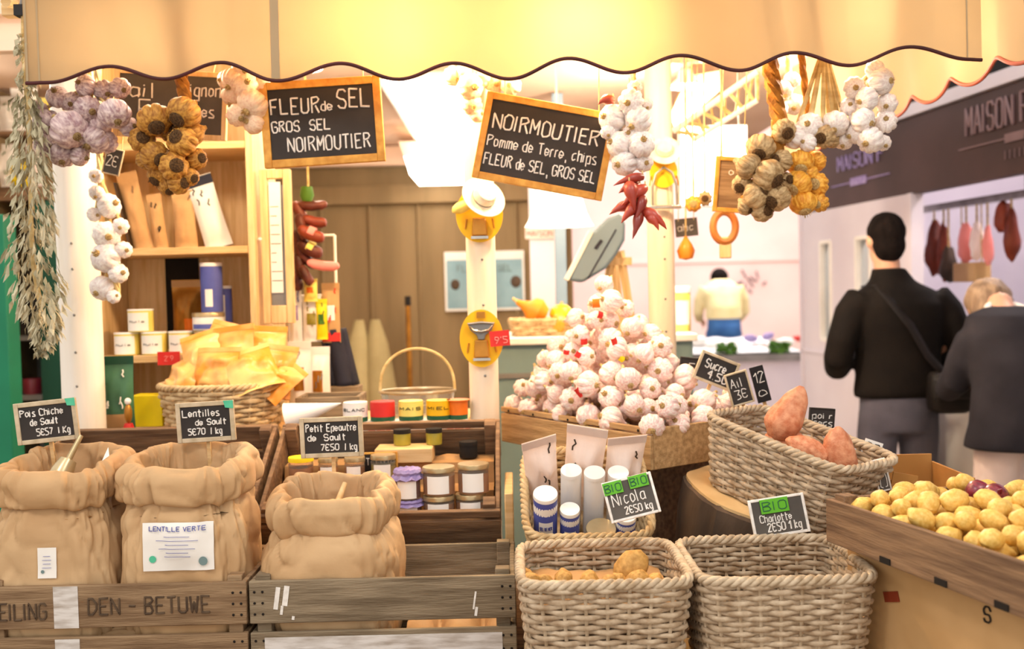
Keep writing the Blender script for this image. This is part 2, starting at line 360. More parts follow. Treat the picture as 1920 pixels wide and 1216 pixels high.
# right-hand stall row: panelled front with two slot windows
def abox(mb, lx0, lx1, ly0, ly1, z0, z1, mi=0):
    return mb.box(((lx0 + lx1) / 2, (ly0 + ly1) / 2, (z0 + z1) / 2), (lx1 - lx0, ly1 - ly0, z1 - z0), mi=mi)
b = MB()
WIN = [(1.98, 2.13, 1.08, 1.72), (1.44, 1.62, 1.30, 1.72)]
ys = sorted([.95, 2.46] + [v for w in WIN for v in w[:2]])
for y0, y1 in zip(ys[:-1], ys[1:]):
    w = [w for w in WIN if w[0] <= y0 and y1 <= w[1]]
    if w: abox(b, 0, .06, y0, y1, 0, w[0][2]); abox(b, 0, .06, y0, y1, w[0][3], 1.93)
    else: abox(b, 0, .06, y0, y1, 0, 1.93)
abox(b, -.012, 0, .95, 2.46, .98, 1.0); abox(b, -.012, 0, .95, .99, 0, 1.93); abox(b, -.012, 0, 2.42, 2.46, 0, 1.93)
struct('wall_right', b, 'lilacwall', loc=AX, rot=(0, 0, ARZ))
for k, w in enumerate(WIN):
    b = MB()
    for y in (w[0], w[1]): abox(b, -.01, .07, y - .012, y + .012, w[2], w[3])
    for z in (w[2], w[3]): abox(b, -.01, .07, w[0], w[1], z - .012, z + .012)
    f = struct('window_%d' % (k + 1), b, 'white', loc=AX, rot=(0, 0, ARZ))
    abox(MB(), .02, .026, w[0], w[1], w[2], w[3]).build('pane', glass('slot_glass', '#dfe6e6', .15), f)
    for j in range(3):
        z = w[2] + .1 + j * .2
        if z < w[3] - .08: abox(MB(), .2, .26, w[0] - .02, w[1] - .02, z, z + .1).build('leaflet', ['pink', 'tealpaint', 'wood'][j], f)
struct('wall_right_inner', abox(MB(), 1.7, 1.8, -4.5, 2.5, 0, 2.9), 'lilacwall', loc=AX, rot=(0, 0, ARZ))
struct('wall_right_end', abox(MB(), .07, 1.69, 2.42, 2.5, 0, 2.9), 'lilacwall', loc=AX, rot=(0, 0, ARZ))
struct('wall_right_upper', abox(MB(), .1, .2, -4.5, 3.2, 2.42, 4.4), 'halldark', loc=AX, rot=(0, 0, ARZ))  # near-black colour stands in for the unlit upper hall
b = MB(); abox(b, -.02, .09, -4.5, 3.2, 2.345, 2.41)
struct('trim_3', b, 'lilacwall', loc=AX, rot=(0, 0, ARZ))
# fascia board of that stall
t = thing('fascia_board', 'long dark aubergine fascia with pale lettering over the right-hand stall', 'sign', AX, (0, 0, ARZ))
fb = abox(MB(), 0, .07, -4.5, 2.5, 1.925, 2.34).build('board', 'fascia', t, bevel=.004)
def fasc(text, ly0, z, h, w):
    m = MB(); write(m, text, 0, z, h, w, r=h * .055, f=lambda X, Z: (-.006, ly0 - X, Z), wob=0); return m
fasc("MAISON", .43, 2.155, .13, .37).build('lettering', 'fasciatxt', t); fasc("F", .0, 2.155, .13, .05).build('lettering', 'fasciatxt', t)
m = MB(); abox(m, -.006, 0, -.2, .5, 2.092, 2.099); abox(m, -.008, 0, -.02, .12, 2.075, 2.115); m.build('rule', 'fasciatxt', t)
fasc("IIIIIIIII", .12, 2.0, .04, .3).build('lettering', 'fasciatxt', t)
fasc("MAISON", 1.85, 2.15, .09, .45).build('lettering', 'lilac', t); fasc("F", 1.33, 2.15, .09, .07).build('lettering', 'lilac', t)
m = MB(); abox(m, -.006, 0, 1.2, 1.95, 2.062, 2.069); abox(m, -.008, 0, 1.48, 1.68, 2.042, 2.09); m.build('rule', 'lilac', t)
# right-hand stall counter
t = thing('shop_counter', 'pale shop counter with a glazed front under the dark fascia', 'counter', AX, (0, 0, ARZ))
abox(MB(), .25, .95, -4.3, 2.3, 0, .86).build('base', 'hallwall', t, bevel=.006)
abox(MB(), .22, 1.0, -4.3, 2.3, .86, .9).build('worktop', 'steel', t, bevel=.006)
abox(MB(), .28, .29, -4.3, 2.3, .9, 1.22).build('glass_screen', glass('counter_glass', '#cfe4de', .08), t)
abox(MB(), .26, .31, -4.3, 2.3, 1.22, 1.235).build('rail', 'steel', t)
b = MB(); abox(b, .5, .56, -4.4, 2.4, 1.88, 1.92)
t = thing('hanging_rail', 'steel rail carrying the cured meats over the right-hand counter', 'rail', AX, (0, 0, ARZ))
b.build('rail', 'steel', t)
for ly in (-4.2, -1.5, .7): abox(MB(), .51, .55, ly, ly + .04, 1.92, 2.9).build('hanger', 'steel', t)
struct('ceiling_right', abox(MB(), .21, 1.8, -4.5, 2.5, 2.9, 2.95), 'lilacwall', loc=AX, rot=(0, 0, ARZ))
# awning
Y0 = 2.6
pts = [(48, 156), (85, 154), (205, 124), (305, 147), (415, 118), (520, 152), (640, 120), (745, 148), (850, 118), (955, 147), (1065, 110), (1170, 137), (1275, 105), (1385, 132), (1490, 98), (1592, 122), (1705, 88), (1812, 112), (1840, 113)]
def edge(px):
    for (a, ya), (b_, yb) in zip(pts[:-1], pts[1:]):
        if a <= px <= b_:
            k = (px - a) / (b_ - a); return ya + (yb - ya) * (1 - math.cos(PI * k)) / 2
    return pts[-1][1]
ZT = 2.26
t = thing('awning', 'cream scalloped stall awning with dark maroon piping across the front', 'awning', (0, 0, 0))
def val(u, v):
    px = 48 + u * 1792; p = at(px, edge(px), Y0)
    z = p.z + (ZT - p.z) * v
    return Vector((p.x, Y0 + .006 * math.sin(u * 17) * (1 - v) + .004 * math.sin(u * 51), z))
MB().grid(val, 200, 8).build('valance', 'awning', t, smooth=180)
MB().tube([val(i / 240, 0) for i in range(241)], .0048, 8).build('piping', 'piping', t)
def strip(px0, px1):
    return MB().grid(lambda u, v: val((px0 + (px1 - px0) * u - 48) / 1792, .02 + v * .98) + Vector((0, -.0025, 0)), 4, 8)
strip(510, 526).build('seam', 'awninghem', t); strip(50, 54).build('seam', 'awninghem', t)
strip(72, 75).build('seam', 'awninghem', t); strip(1810, 1813).build('seam', 'awninghem', t)
xl, xr = val(0, 1).x, val(1, 1).x
# sloping canopy and the right-hand side valance
def can(u, v): return Vector((xl + (xr + .09 - xl) * u, Y0 + v * .74, ZT + .002 + v * .17 + .008 * math.sin(u * 40) * (1 - v)))
MB().grid(can, 60, 8).build('canopy', 'awning', t, smooth=180)
def sv(u, v):
    Y = 2.585 + u * 2.2; zb = 2.03 + .021 * math.cos(u * 2 * PI * 8.2 + 2.6)
    zt = 2.27 + .2 * min(1, u * 2.5)
    return Vector((xr + .112 - .06 * u - .02 * v + .012 * math.sin(u * 2 * PI * 8.2 + 2.6) * (1 - v), Y, zb + (zt - zb) * v))
MB().grid(sv, 160, 6).build('side_valance', 'awning', t, smooth=180)
MB().tube([sv(i / 200, 0) for i in range(201)], .0058, 8).build('piping', 'pipingred', t)
MB().grid(lambda u, v: Vector((xr + .09 + .0 * v, 2.59 + u * .74, 2.265 + .17 * u - .01 * v)), 20, 2).build('canopy_edge', 'awning', t)
# frame under the awning that carries the hanging goods
RAIL = {2.72: 2.235, 2.95: 2.28, 3.3: 2.36}
for Y, z in RAIL.items():
    MB().box((.02, Y, z), (2.74, .035, .03)).build('rail', 'palex', t, bevel=.003)
for x in (-1.3, 1.34):
    MB().tube([(x, 2.63, 2.235), (x, 3.3, 2.37)], .014, 8).build('side_rail', 'palex', t)
# posts
def post(px0, px1, py, Y, label, m, zt=2.335, n=32):
    a, c = xat(px0, py, Y), xat(px1, py, Y)
    t = thing('stall_post', label, 'post', ((a + c) / 2, Y, 0))
    MB().lathe([((c - a) / 2, 0), ((c - a) / 2, zt)], n).build('shaft', m, t)
    r = (c - a) / 2
    for z in (1.62, 1.545, 1.41, 1.3, 1.2): MB().blob((.12 * r, -r, z), (.004, .003, .004), 8, 6).build('nail', 'grey', t)
    return (a + c) / 2
post(112, 188, 560, 2.99, 'thick cream post at the left end, beside the shelves', 'postwhite')
PX = post(878, 933, 640, 3.0, 'middle cream post carrying two yellow oval cards', 'post')
PX2 = post(1216, 1266, 560, 3.42, 'cream post rising behind the garlic heap', 'post')
# table and risers
t = thing('display_table', 'long wooden trestle table under the crates and baskets', 'table', (0, 0, 0))
MB().box((-.05, 2.335, TAB - .02), (2.6, 1.19, .04)).build('tabletop', 'wooddk', t, bevel=.004)
for x in (-1.25, 1.15):
    for y in (1.84, 2.84): MB().box((x, y, (TAB - .04) / 2), (.06, .06, TAB - .04)).build('leg', 'wooddk', t)
t = thing('display_table', 'small trestle table under the riser of the garlic crate', 'table', (.3, 3.12, 0))
MB().box((0, 0, TAB - .02), (.5, .36, .04)).build('tabletop', 'wooddk', t, bevel=.004)
for x in (-.2, .2):
    for y in (-.13, .13): MB().box((x, y, (TAB - .04) / 2), (.05, .05, TAB - .04)).build('leg', 'wooddk', t)
TH = R_(29.6)
t = thing('sloping_riser', 'brown wooden riser under the tilted back crates', 'riser', (0, 0, TAB))
y0, z0, y1, z1 = 2.59, .775, 2.91, .957
vs = []
for x in (-1.28, -.05): vs += [(x, y0, 0), (x, y1, 0), (x, y1, z1 - TAB), (x, y0, z0 - TAB)]
MB().add(vs, [(0, 1, 2, 3), (7, 6, 5, 4), (0, 4, 5, 1), (1, 5, 6, 2), (2, 6, 7, 3), (3, 7, 4, 0)]).build('box', 'wooddk', t)
CT = 1.03
t = thing('back_counter', 'pale wooden counter behind the crates under the left shelves', 'counter', (0, 0, 0))
MB().box((-.68, 3.29, CT - .015), (1.06, .6, .03)).build('worktop', 'palex', t, bevel=.004)
MB().box((-.68, 3.3, (CT - .03) / 2), (1.02, .56, CT - .03)).build('carcass', 'wooddk', t)
# ceiling lights
t = thing('ceiling_light', 'large flat ceiling light panel, nearer and higher of the two', 'light', (0, 0, 2.41))
xa, xb = xat(742, 200, 4.9), xat(880, 200, 4.9)
MB().box(((xa + xb) / 2, 5.25, -.01), (xb - xa + .05, 1.75, .03)).build('housing', 'white', t)
MB().box(((xa + xb) / 2, 5.25, -.032), (xb - xa, 1.68, .015)).build('diffuser', 'glow', t)
t = thing('ceiling_light', 'box shaped ceiling light by the back wall, lower of the two', 'light', (0, 0, 0))
xa, xb = xat(760, 310, 6.1), xat(885, 310, 6.1)
MB().prism([(xa, 2.32), (xb, 2.32), (xb - .03, 2.235), (xa + .03, 2.235)], 5.75, 6.35).build('housing', 'ceil', t)
MB().prism([(xa + .03, 2.235), (xb - .03, 2.235), (xb - .06, 2.13), (xa + .06, 2.13)], 5.75, 6.35).build('diffuser', 'glow', t)
MB().box(((xa + xb) / 2, 6.0, 2.365), (.1, .3, .09)).build('bracket', 'grey', t)
# lamps under the awning (their bulbs give the warm light on the goods)
for k, p in enumerate(LAMPS):
    t = thing('pendant_lamp', ['small warm bulb lamp under the left end of the awning', 'warm bulb lamp under the awning above the jars', 'warm bulb lamp under the awning above the garlic heap', 'warm bulb lamp under the right end of the awning', 'warm bulb lamp over the left shelves', 'warm bulb lamp deep in the stall on the right'][k], 'lamp', (p[0], p[1], p[2]))
    MB().lathe([(.012, .16), (.03, .15), (.035, .12), (.075, .085), (.07, .085), (.03, .115), (.0, .12)], 20).build('shade', 'white', t)
    MB().tube([(0, 0, .15), (0, 0, (2.41 if p[1] > 3.3 else ZT + .17 * (p[1] - Y0) / .74) - p[2])], .004, 6).build('cord', 'black', t)
# ---------------------------------------------------------------- builders for goods
def place(o, origin, x, z):
    x = x.normalized(); z = (z - x * z.dot(x)).normalized(); y = z.cross(x)
    o.matrix_world = Matrix(((x.x, y.x, z.x, origin.x), (x.y, y.y, z.y, origin.y), (x.z, y.z, z.z, origin.z), (0, 0, 0, 1)))
def sign(name, label, tl, tr, bl, Y, lines, Yr=None, Yb=None, fw=.016, fm='signframe', sm='slate', cat='sign', th=.01, r=.0012, cm='chalk', bio=(), stick=None, cord=None, group=None, corner=False):
    a, b, c = at(*tl, Y), at(*tr, Yr or Y), at(*bl, Yb or Y)
    w = (b - a).length; h = (c - a).length; ctr = (b + c) / 2
    t = thing(name, label, cat, group=group); place(t, ctr, b - a, a - c)
    iw, ih = w - 2 * fw, h - 2 * fw
    MB().box((0, 0, 0), (iw + .004, th * .5, ih + .004)).build('slate', sm, t)
    if fw > 0:
        f = MB()
        for s in (-1, 1):
            f.box((s * (w - fw) / 2, 0, 0), (fw, th, h)); f.box((0, 0, s * (h - fw) / 2), (iw, th, fw))
        f.build('frame', fm, t, bevel=.0015)
    if lines:
        for L in lines:
            m = MB(); text, fx, fy, hh, ww = L[:5]
            write(m, text, (fx - .5) * iw, (fy - .5) * ih, hh * ih, ww * iw if ww else None, y=-th * .25 - r * .6, r=L[5] if len(L) > 5 else r, slope=L[6] if len(L) > 6 else 0)
            m.build('lettering', cm, t)
    for (fx, fy, ww, hh, txt, col) in bio:
        MB().box(((fx - .5) * w, -th * .5 - .001, (fy - .5) * h), (ww * w, .002, hh * h)).build('sticker', col, t)
        if txt:
            m = MB(); write(m, txt, (fx - .5 - ww * .42) * w, (fy - .5 - hh * .3) * h, hh * h * .6, ww * w * (.84 if len(txt) > 2 else .5), y=-th * .5 - .0025, r=.0011, wob=0); m.build('sticker_lettering', 'green', t)
    if corner:
        MB().add([(w / 2 - .024, -th * .5 - .001, h / 2), (w / 2, -th * .5 - .001, h / 2), (w / 2, -th * .5 - .001, h / 2 - .02), (w / 2 - .02, -th * .5 - .001, h / 2 - .017)], [(0, 3, 2, 1)]).build('corner_sticker', 'mint', t)
    if stick:
        f = MB(); f.box((0, th * .5 + .004, -h / 2 - stick / 2 + .02), (.009, .006, stick + .04)); f.build('stick', 'palex', t)
    if cord:
        inv = t.matrix_world.inverted()
        for s in (-1, 1):
            p = Vector((s * w * .36, 0, h / 2)); wp = t.matrix_world @ p
            MB().tube([p - Vector((0, 0, .01)), inv @ Vector((wp.x, cord[0], cord[1]))], .0015, 5).build('cord', 'straw', t)
    return t
# ---- crates
def crate(name, label, L, W, H, loc, rot=(0, 0, 0), planks=((0, .1), (.12, .22)), m='wood', group=None, th=.012, posts=True, ends=None, inv=False):
    t = thing(name, label, 'crate', loc, rot, group)
    for s, nm in ((-1, 'front_panel'), (1, 'back_panel')):
        b = MB()
        for z0, z1 in planks: b.box((0, s * (W / 2 - th / 2), (z0 + z1) / 2), (L, th, z1 - z0))
        b.build(nm, m, t, bevel=.0025)
    for s in (-1, 1):
        b = MB()
        for z0, z1 in (ends or planks): b.box((s * (L / 2 - th / 2 - .001), 0, (z0 + z1) / 2), (th, W - 2 * th - .002, z1 - z0))
        b.build('side_panel', m, t, bevel=.0025)
    b = MB(); n = 5
    for k in range(n):
        d = (W - 2 * th) / n; b.box((0, -W / 2 + th + d * (k + .5), .006), (L - 2 * th - .004, d * .94, .01))
    b.build('bottom', m, t)
    if posts:
        for sx in (-1, 1):
            for sy in (-1, 1):
                MB().box((sx * (L / 2 - th - .017), sy * (W / 2 - th - .017), H / 2 + .009), (.032, .032, H + .004)).build('corner_post', m, t, bevel=.002)
    return t
NAIL = []
def nail_at(t, p, m='dark', s=1.0):
    if not NAIL:
        o = MB().blob((0, 0, 0), (.003, .0015, .003), 8, 5).build('nail', m); NAIL.append(o.data); bpy.data.objects.remove(o)
    o = linked('nail', NAIL[0], t); o.location = p; o.scale = (s, s, s)
def nails(t, L, W, zs):
    for sx in (-1, 1):
        for z in zs:
            for dx in (.012, .03): nail_at(t, (sx * (L / 2 - dx), -W / 2 - .001, z))
# ---- wicker
def superloop(L, W, pw, n, s=1.0):
    out = []
    m = 400; raw = []
    for i in range(m):
        q = 2 * PI * i / m; c, d = math.cos(q), math.sin(q)
        raw.append(Vector((math.copysign(abs(c) ** pw, c) * L / 2 * s, math.copysign(abs(d) ** pw, d) * W / 2 * s, 0)))
    cum = [0]
    for i in range(m): cum.append(cum[-1] + (raw[(i + 1) % m] - raw[i]).length)
    tot = cum[-1]; j = 0
    for k in range(n):
        d = tot * k / n
        while cum[j + 1] < d: j += 1
        f = (d - cum[j]) / max(1e-9, cum[j + 1] - cum[j]); out.append(raw[j].lerp(raw[(j + 1) % m], f))
    return out
def wicker(name, label, L, W, H, m='wicker', mr='wickerrim', pw=.28, taper=.86, pitch=.0105, sp=.042, group=None, sr=.0056, dip=None):
    t = thing(name, label, 'basket', group=group)
    per = 2 * (L + W) * (.95 if pw < .5 else .79); ns = int(per / sp / 2) * 2; SAM = 4
    rows = int(H / pitch)
    b = MB(); rnd = random.Random(len(label))
    for r in range(rows):
        z = (r + .5) * pitch; s = taper + (1 - taper) * z / H
        lp = superloop(L, W, pw, ns * SAM, s); pts = []
        for i, p in enumerate(lp):
            nrm = Vector((p.x / L, p.y / W, 0)).normalized()
            a = .0055 * math.cos(PI * i / SAM + PI * (r % 2))
            pts.append(p + nrm * a + Vector((0, 0, z + rnd.uniform(-.0008, .0008))))
        b.tube(pts, sr * rnd.uniform(.88, 1.08), 6, closed=True)
    b.build('side_weave', m, t, smooth=60)
    st = MB(); lo = superloop(L, W, pw, ns, taper); hi = superloop(L, W, pw, ns, 1.0)
    for a, c in zip(lo, hi): st.tube([a + Vector((0, 0, .002)), c + Vector((0, 0, H))], .004, 6)
    st.build('stakes', mr, t)
    rim = MB(); n = 160; lp = superloop(L, W, pw, n, 1.0); tw = max(6, int(per / .055))
    for k in range(3):
        pts = []
        for i, p in enumerate(lp):
            nrm = Vector((p.x / L, p.y / W, 0)).normalized(); q = 2 * PI * (i * tw / n + k / 3)
            pts.append(p + nrm * (.0062 * math.cos(q)) + Vector((0, 0, H + .004 + .0062 * math.sin(q))))
        rim.tube(pts, .0058, 7, closed=True)
    rim.build('rim', mr, t, smooth=60)
    lp = superloop(L, W, pw, 60, taper * .99); bs = MB()
    vs = [(p.x, p.y, .001) for p in lp] + [(p.x, p.y, .009) for p in lp]; k = len(lp)
    bs.add(vs, [tuple(range(k - 1, -1, -1)), tuple(range(k, 2 * k))] + [(i, (i + 1) % k, (i + 1) % k + k, i + k) for i in range(k)])
    bs.build('base', m, t)
    return t
# ---- garlic
GP = [(0, -.76), (.2, -.79), (.3, -.76), (.62, -.68), (.86, -.46), (.98, -.18), (1.0, .05), (.94, .3), (.78, .55), (.55, .76), (.34, .94), (.2, 1.14), (.15, 1.3)]
def garlic_mesh(k, m):
    def warp(p, q, i): return Vector((p.x * (1 + .06 * math.sin(k * 2.1)), p.y, p.z * (.92 + .05 * math.cos(k)))) + Vector((.05 * p.z * math.sin(k * 3), .05 * p.z * math.cos(k * 5), 0))
    return MB().lathe(GP, 36, lobes=8 + k % 3, amp=.16, fn=warp)
def garlic_root(big=1.0):
    b = MB().lathe([(.0, -.9), (.12 * big, -.89), (.24 * big, -.84), (.3 * big, -.74), (.2 * big, -.68)], 14)
    rn = random.Random(3)
    for j in range(16):
        q = rn.uniform(0, 6.28); r = rn.uniform(.05, .26) * big
        b.tube([(r * math.cos(q), r * math.sin(q), -.84), (r * 1.25 * math.cos(q), r * 1.25 * math.sin(q), -.97 - rn.random() * .08)], [.03, .012], 4)
    return b
def garlic_stem(): return MB().tube([(0, 0, 1.2), (.02, .01, 1.35), (.05, .02, 1.5)], [.15, .12, .12], 8)
def aim(o, d, roll=0):                      # garlic root towards d
    d = d.normalized(); q = Vector((0, 0, -1)).rotation_difference(d)
    o.rotation_mode = 'QUATERNION'; o.rotation_quaternion = q @ Quaternion((0, 0, 1), roll)
PROTO = {}
def proto(kind):
    if kind not in PROTO:
        m, rt = dict(pile=('garlicpink', 'root'), white=('garlicwhite', 'root'), cream=('garlic', 'root'), purple=('garlicpurple', 'rootmid'), brown=('garlicbrown', 'rootdark'), tan=('garlictan', 'rootdark'), amber=('garlicamber', 'root'))[kind]
        big = 1.6 if kind in ('brown', 'tan') else (1.5 if kind == 'amber' else .8); L = []
        for k in range(3):
            bo = garlic_mesh(k, m).build('bulb', m); ro = garlic_root(big).build('root_tuft', rt); so = garlic_stem().build('stem', 'straw')
            L.append((bo.data, ro.data, so.data))
            for o in (bo, ro, so): bpy.data.objects.remove(o)
        PROTO[kind] = L
    return PROTO[kind]
def linked(name, data, parent=None):
    o = bpy.data.objects.new(name, data); C.objects.link(o)
    if parent: o.parent = parent
    return o
def bulb_child(parent, p, R, kind, d, k, stem=False):
    bm, rm, sm = proto(kind)[k % 3]
    o = linked('bulb', bm, parent); o.location = p; o.scale = (R, R, R); aim(o, d, k * 1.3); linked('root_tuft', rm, o)
    if stem: linked('stem', sm, o)
    return o
def bulb_thing(loc, R, kind, d, k, label, group):
    t = thing('garlic_bulb', label, 'garlic', loc, group=group); aim(t, d, k * 1.7); t.scale = (R, R, R)
    bm, rm, sm = proto(kind)[k % 3]
    linked('bulb', bm, t); linked('root_tuft', rm, t); linked('stem', sm, t)
    return t
TOC = lambda p: (CAM - p).normalized()
def braid(name, label, bulbs, Y, top, kind, rope=None, ropem='straw', ropes=None, rr=.006, group=None, cat='garlic', seed=1, stem=False, facing=.6):
    """hanging bunch: bulbs = (px,py,radius px[,dY]); top = px of the hanging point, on rail depth Yr"""
    rn = random.Random(seed); px, Yr = top; zr = RAIL[Yr] - .012
    A = at(px, 100, Yr); A.z = zr
    t = thing(name, label, cat, A, group=group)
    cs = []
    for i, b in enumerate(bulbs):
        yy = Y + (b[3] if len(b) > 3 else rn.uniform(-.02, .02)); p = at(b[0], b[1], yy); cs.append(p)
        d = TOC(p) * facing + Vector((rn.uniform(-.8, .8), rn.uniform(-.2, .3), rn.uniform(-.7, .3)))
        kd = kind if isinstance(kind, str) else kind[i % len(kind)]
        bulb_child(t, p - A, sz(b[2], yy) / .98, kd, d, rn.randrange(9), stem)
    cx = sum((c for c in cs), Vector()) / len(cs)
    low = min(cs, key=lambda c: c.z); hi = max(cs, key=lambda c: c.z)
    back = Vector((0, .03, 0))
    P = ropes or [Vector((0, 0, 0)), (hi - A) * .5 + back * .5, hi - A + back, (cx - A) + back, low - A + back]
    m = MB()
    for k in range(3):
        pts = []; n = 40
        for i in range(n + 1):
            u = i / n * (len(P) - 1); j = min(int(u), len(P) - 2); q = P[j].lerp(P[j + 1], u - j)
            a = 2 * PI * (i / 6 + k / 3); pts.append(q + Vector((math.cos(a), math.sin(a), 0)) * rr * .8)
        m.tube(pts, rr, 6)
    m.build('plaited_stalk', ropem, t)
    # stalks from each bulb to the plait
    s = MB()
    for c in cs:
        tgt = min(P, key=lambda q: (q - (c - A)).length + (0 if q.z > (c - A).z else .1)); s.tube([c - A + Vector((0, .012, 0)), tgt], [rr * .8, rr * .6], 6)
    s.build('stalks', ropem, t)
    return t
# ---- packages
def cyl(name, label, cat, px, base, wpx, h, Y, body, lidm=None, lab=None, lidh=.012, group=None, lidr=1.03, waist=False, x=None, rotz=0, inner=None, labh=(.18, .8), laba=1.1, text=None):
    r = sz(wpx, Y) / 2; t = thing(name, label, cat, (xat(px, 600, Y) if x is None else x, Y, base), (0, 0, rotz), group)
    bh = h - (lidh if lidm else 0)
    prof = [(r * .9, 0), (r, .004), (r, bh * .9), (r * .93, bh)] if waist else [(r * .97, 0), (r, .003), (r, bh - .002), (r * .98, bh)]
    MB().lathe(prof, 28).build('body', body, t)
    if inner: MB().lathe([(r * .9, .004), (r * .92, bh * .8)], 24).build('contents', inner, t)
    if lidm: MB().lathe([(r * lidr, bh), (r * lidr, h - .002), (r * lidr * .97, h)], 28).build('lid', lidm, t)
    if lab:
        z0, z1 = bh * labh[0], bh * labh[1]; aim0 = -PI / 2 + (0.0 if x is None else 0)
        MB().grid(lambda u, v: Vector((math.cos(aim0 + (u - .5) * 2 * laba) * (r + .0008), math.sin(aim0 + (u - .5) * 2 * laba) * (r + .0008), z0 + (z1 - z0) * v)), 14, 3).build('label', lab, t)
        if text:
            m = MB()
            for (tx, fz, hh, col) in [text]:
                write(m, tx, -laba * .62, z0 + (z1 - z0) * fz, hh, laba * 1.24, r=.0009, f=lambda X, Z: (math.cos(aim0 + X) * (r + .0016), math.sin(aim0 + X) * (r + .0016), Z), wob=.1)
            m.build('lettering', text[3], t)
    return t
def pouch(name, label, cat, loc, w, h, d, m, seal=None, rot=(0, 0, 0), group=None, labm=None, lab=(0, .5, .5, .35), amp=.25, seed=0, marks=None, top=.12, flat=.0):
    t = thing(name, label, cat, loc, rot, group)
    def side(s):
        def fn(u, v):
            e = (1 - abs(2 * u - 1) ** 2.6) * (1 - abs(2 * max(0, min(1, (v - .0) / (1 - top))) - 1) ** 3 if v < 1 - top else 0)
            base = (1 - abs(2 * u - 1) ** 3) * max(0, 1 - v * 5) * .6
            k = max(e, base)
            n_ = amp * noise.noise(Vector((u * 4 + seed, v * 5, s * 3))) * k
            pinch = 1 - .06 * math.sin(PI * v)
            return Vector(((u - .5) * w * pinch, s * (d / 2 * (k + n_) + .0008), v * h))
        return fn
    b = MB().grid(side(-1), 14, 18); b.grid(side(1), 14, 18)
    b.build('pouch', m, t, smooth=70)
    if seal: MB().box((0, 0, h * (1 - top * .45)), (w * .995, .0035, h * top * .8)).build('seal', seal, t)
    if labm:
        fx, fz, lw, lh = lab
        MB().grid(lambda u, v: side(-1)(.5 + fx + (u - .5) * lw, fz + (v - .5) * lh) + Vector((0, -.0015, 0)), 8, 6).build('label', labm, t)
    if marks:
        rn = random.Random(seed)
        for k in range(marks[0]):
            u, v = rn.uniform(.2, .8), rn.uniform(.3, .85)
            pts = [side(-1)(u + rn.uniform(-.05, .05), v + j * .03) + Vector((0, -.002, 0)) for j in range(4)]
            MB().tube(pts, .0022, 5).build('print', marks[1], t)
    return t
def deposit(rn, n, sample, radius, floor, limit, tries=9, tight=.93):
    out = []; fail = 0
    while len(out) < n and fail < 400:
        best = None; r = radius()
        for _ in range(tries):
            x, y = sample(); z = floor(x, y) + r * .8
            for (a, b, c, q) in out:
                d2 = (x - a) ** 2 + (y - b) ** 2; R = (r + q) * tight
                if d2 < R * R: z = max(z, c + math.sqrt(R * R - d2))
            if z <= limit(x, y) and (best is None or z < best[2]): best = (x, y, z, r)
        if best: out.append(best); fail = 0
        else: fail += 1
    return out
# ---------------------------------------------------------------- front row: crates and paper sacks
CB = TAB
c1 = crate('wooden_crate', 'weathered wooden crate with stencilled dark lettering at the front left', .594, .3, .224, (-.903, 2.35, CB), planks=((0, .108), (.128, .224)), group='front wooden crates')
m = MB(); fy = -.1505
write(m, "VEILING", -.275, .15, .036, .125, y=fy, r=.0026, wob=.1); m.build('stencil_lettering', 'ink', c1); m = MB()
write(m, "DEN - BETUWE", -.055, .158, .036, .27, y=fy, r=.0026, wob=.1)
m.build('stencil_lettering', 'ink', c1)
b = MB(); b.box((-.105, fy - .0005, .176), (.055, .001, .094)); b.box((-.105, fy - .0005, .052), (.055, .001, .104)); b.build('paper_label', 'stain', c1)
nails(c1, .594, .3, (.15, .175, .2, .03, .06, .09))
c2 = crate('wooden_crate', 'grey weathered wooden crate with white paint smears at the front middle', .594, .3, .224, (-.303, 2.35, CB), planks=((0, .108), (.128, .224)), m='woodgrey', group='front wooden crates')
b = MB(); b.box((.0, fy - .0006, .052), (.53, .0012, .09)); b.build('white_paint', 'stain', c2)
b = MB()
for x, z, w, h in ((-.235, .185, .01, .05), (-.215, .19, .012, .045), (-.2, .14, .006, .008), (.205, .17, .004, .04), (.208, .145, .006, .02), (-.225, .158, .006, .02)): MB().box((x, fy - .0005, z), (w, .001, h), Matrix.Rotation(.15, 3, 'Y')).build('paint_drip', 'chalk', c2)
nails(c2, .594, .3, (.15, .175, .2, .03, .06, .09))

